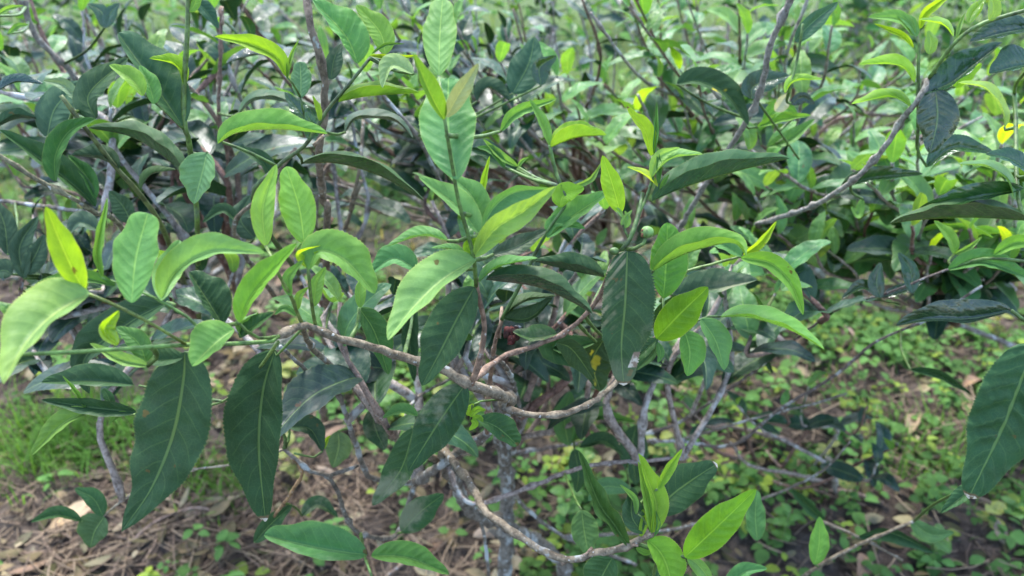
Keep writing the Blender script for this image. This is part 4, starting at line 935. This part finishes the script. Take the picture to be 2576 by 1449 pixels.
def foliage(bush,c,rad,n,size,mix):
    """the countless small far leaves of a bush, joined"""
    V=[];Fc=[];C=[]
    for i in range(n):
        u = rng.normal(0,1,3); u /= np.linalg.norm(u); q = np.array(c)+u*np.array(rad)*rng.uniform(.3,1)**.5
        if q[2] < .05: q[2] = rng.uniform(.05,.3)
        cl = mix[rng.integers(len(mix))]; col = colour(cl,.25); L = size*rng.uniform(.6,1.2)
        lens(V,Fc,C,q,rng.uniform(0,6.28),L,L*rng.uniform(.17,.24),rng.uniform(-.5,.7),rng.normal(0,.5),col,rng.uniform(.1,.6),rng.uniform(0,.4))
    o = stuff('foliage',V,Fc,C,SMALL,'dense small leaves','foliage'); del o['category']; del o['label']; o.parent = bush; o.location = -Vector(WORLD[bush.name])
# fill inside the hand-laid bushes
LIMBS[bushF.name] = [q for o,p_,b in BR if b is bushF for q in p_[:len(p_)//2:6] if q[2] > .22 and q[1] > .45]

region(bushF,[(-.62,.95),(-.4,1.0)],(-40,-30,620,330),(.66,.95),22,['old','old','mid'],size=(.06,.085))
region(bushF,[(-.62,.95),(-.4,1.0)],(-40,420,420,680),(.68,.85),7,['old'],size=(.05,.07))
region(bushF,[(-.3,1.05)],(560,120,1250,520),(.75,1.05),15,['old','mid'],nl=(3,5),size=(.05,.075),bare=2)
LIMBS[bushA.name] = [q for o,p_,b in BR if b is bushA for q in p_[::8] if q[2] > .35 and q[1] > .40]
region(bushA,[(0,.8)],(900,470,1560,800),(.58,.76),17,['old','mid','old'],nl=(4,6),size=(.055,.08))
region(bushA,[(0,.8)],(1560,560,1960,840),(.60,.80),9,['mid','mid','old'],nl=(4,6),size=(.055,.08))
region(bushA,[(0,.8)],(380,640,1000,880),(.52,.72),8,['old','old','mid'],nl=(3,5),size=(.055,.08))
bB = newbush(-.72,1.55,'tea bush second behind at upper left, thin grey upright twigs in front of grass'); stool(bB,-.72,1.55,7,.34,.38)
region(bB,[(-.75,1.5)],(-60,-60,640,280),(.95,1.6),46,['old','old','mid'],nl=(4,7),hi=False,bare=8)
region(bushF,[(-.62,.95)],(-60,560,240,880),(.60,.78),7,['old'],nl=(4,5),size=(.06,.08))
bC = newbush(-.05,1.75,'tea bush at upper centre behind the tall brown stem, many bare twigs'); stool(bC,-.05,1.75,7,.32,.38)
region(bC,[(-.15,1.5)],(600,-60,1330,330),(1.0,1.7),44,['old','mid','mid'],nl=(4,7),hi=False,bare=11)
bJ = newbush(.08,1.5,'tea bush at top centre, medium dark leaves, between brown stem and bud shoot'); stool(bJ,.08,1.5,7,.34,.36)
region(bJ,[(.1,1.2)],(860,-50,1480,300),(.78,1.05),30,['old','mid','young','young'],nl=(4,6),size=(.06,.085),bare=3)
region(bJ,[(.1,1.2)],(560,60,900,420),(.72,.95),10,['old','mid'],nl=(4,6),size=(.06,.085),bare=1)
bK = newbush(.74,1.68,'tea bush at top right of centre, leafy, behind the dark drooping specked leaf'); stool(bK,.74,1.68,7,.36,.40)
region(bK,[(.6,1.2)],(1450,-50,2150,330),(.74,1.05),30,['mid','young','young'],nl=(4,6),size=(.06,.085),bare=3)
region(bK,[(.6,1.2)],(2150,-40,2600,330),(.85,1.15),12,['mid','young'],nl=(4,6),size=(.06,.085),bare=2)
bD = newbush(.48,1.62,'tea bush right of centre behind the bud shoot, mixed dark and young leaves'); stool(bD,.48,1.62,7,.34,.36)
region(bD,[(.35,1.2)],(1230,-60,1960,260),(.95,1.5),26,['mid','young','old','mid'],nl=(4,7),bare=4)
region(bD,[(.35,1.2)],(1350,250,1950,500),(.90,1.3),18,['mid','young','mid'],nl=(4,6))
bG = newbush(1.28,1.62,'tea bush at middle right, dense with light green young leaves'); stool(bG,1.28,1.62,7,.38,.55)
region(bG,[(.75,1.25)],(1850,330,2620,560),(.70,1.10),40,['young','young','mid'],nl=(5,7),size=(.06,.085))
bH = newbush(1.24,1.12,'tea bush low at right, its young leaves spread flat under the slanting grey branch'); stool(bH,1.24,1.12,7,.30,.46)
region(bH,[(.75,1.25)],(1880,470,2620,660),(.68,.95),40,['young','young','mid'],nl=(5,7),size=(.06,.085))
region(bG,[(.75,1.25)],(1900,80,2620,330),(1.1,1.6),10,['mid','young'],nl=(4,6),size=(.05,.075),hi=False,bare=3)
region(bD,[(.75,1.25)],(1350,540,1900,700),(.85,1.05),8,['mid','old'],nl=(4,6))
bI = newbush(.62,1.12,'low thin young tea bush at lower right, few dark leaves close to the soil')
region(bI,[(.5,1.1),(.75,1.1)],(1650,950,2350,1230),(.90,1.05),9,['old','mid'],nl=(3,5),size=(.04,.06),bare=2)
# the next rows across the grass
row = [(-2.15,3.1,'farthest left of its row'),(-1.2,2.75,'left of the tall brown stem'),(-.25,2.6,'at top centre'),(.72,2.6,'right of top centre'),(1.62,2.75,'at upper right, dense and leafy'),(2.5,3.05,'cut by the right edge')]
for x,yb,lab in row:
    b = newbush(x,yb,'blurred tea bush of the row beyond the grass, %s'%lab); stool(b,x,yb,8,.22,.42)
    for i in range(62):
        a=random.uniform(0,6.28); r=.58*math.sqrt(random.random()); t=(x+r*math.cos(a),yb-.05+r*.75*math.sin(a),random.uniform(.16,.70))
        shoot(b,(x,yb,0),t,random.choice(('old','mid','young','mid')),random.randint(6,8),random.uniform(.06,.09),False,bare=i<30 if x<1.2 else i<22, kind='lichen' if i<30 else None)
    foliage(b,(x,yb+.1,.42),(.60,.48,.32),160 if x<1.2 else 800,.075,'DDEEMMB' if x<1 else 'DEMMMB')
for x in (-3.0,-1.7,-.5,.7,1.9,3.1):
    b = newbush(x,4.5,'hazy tea bush of the farthest row, %s'%{-3.0:'first from the left',-1.7:'second from the left',-.5:'third from the left',.7:'third from the right',1.9:'second from the right',3.1:'first from the right'}[x]); stool(b,x,4.5,6,.3,.4)
    foliage(b,(x,4.6,.40),(.72,.5,.36),420,.08,'MMMBB')
print('LEAVES',COUNT)
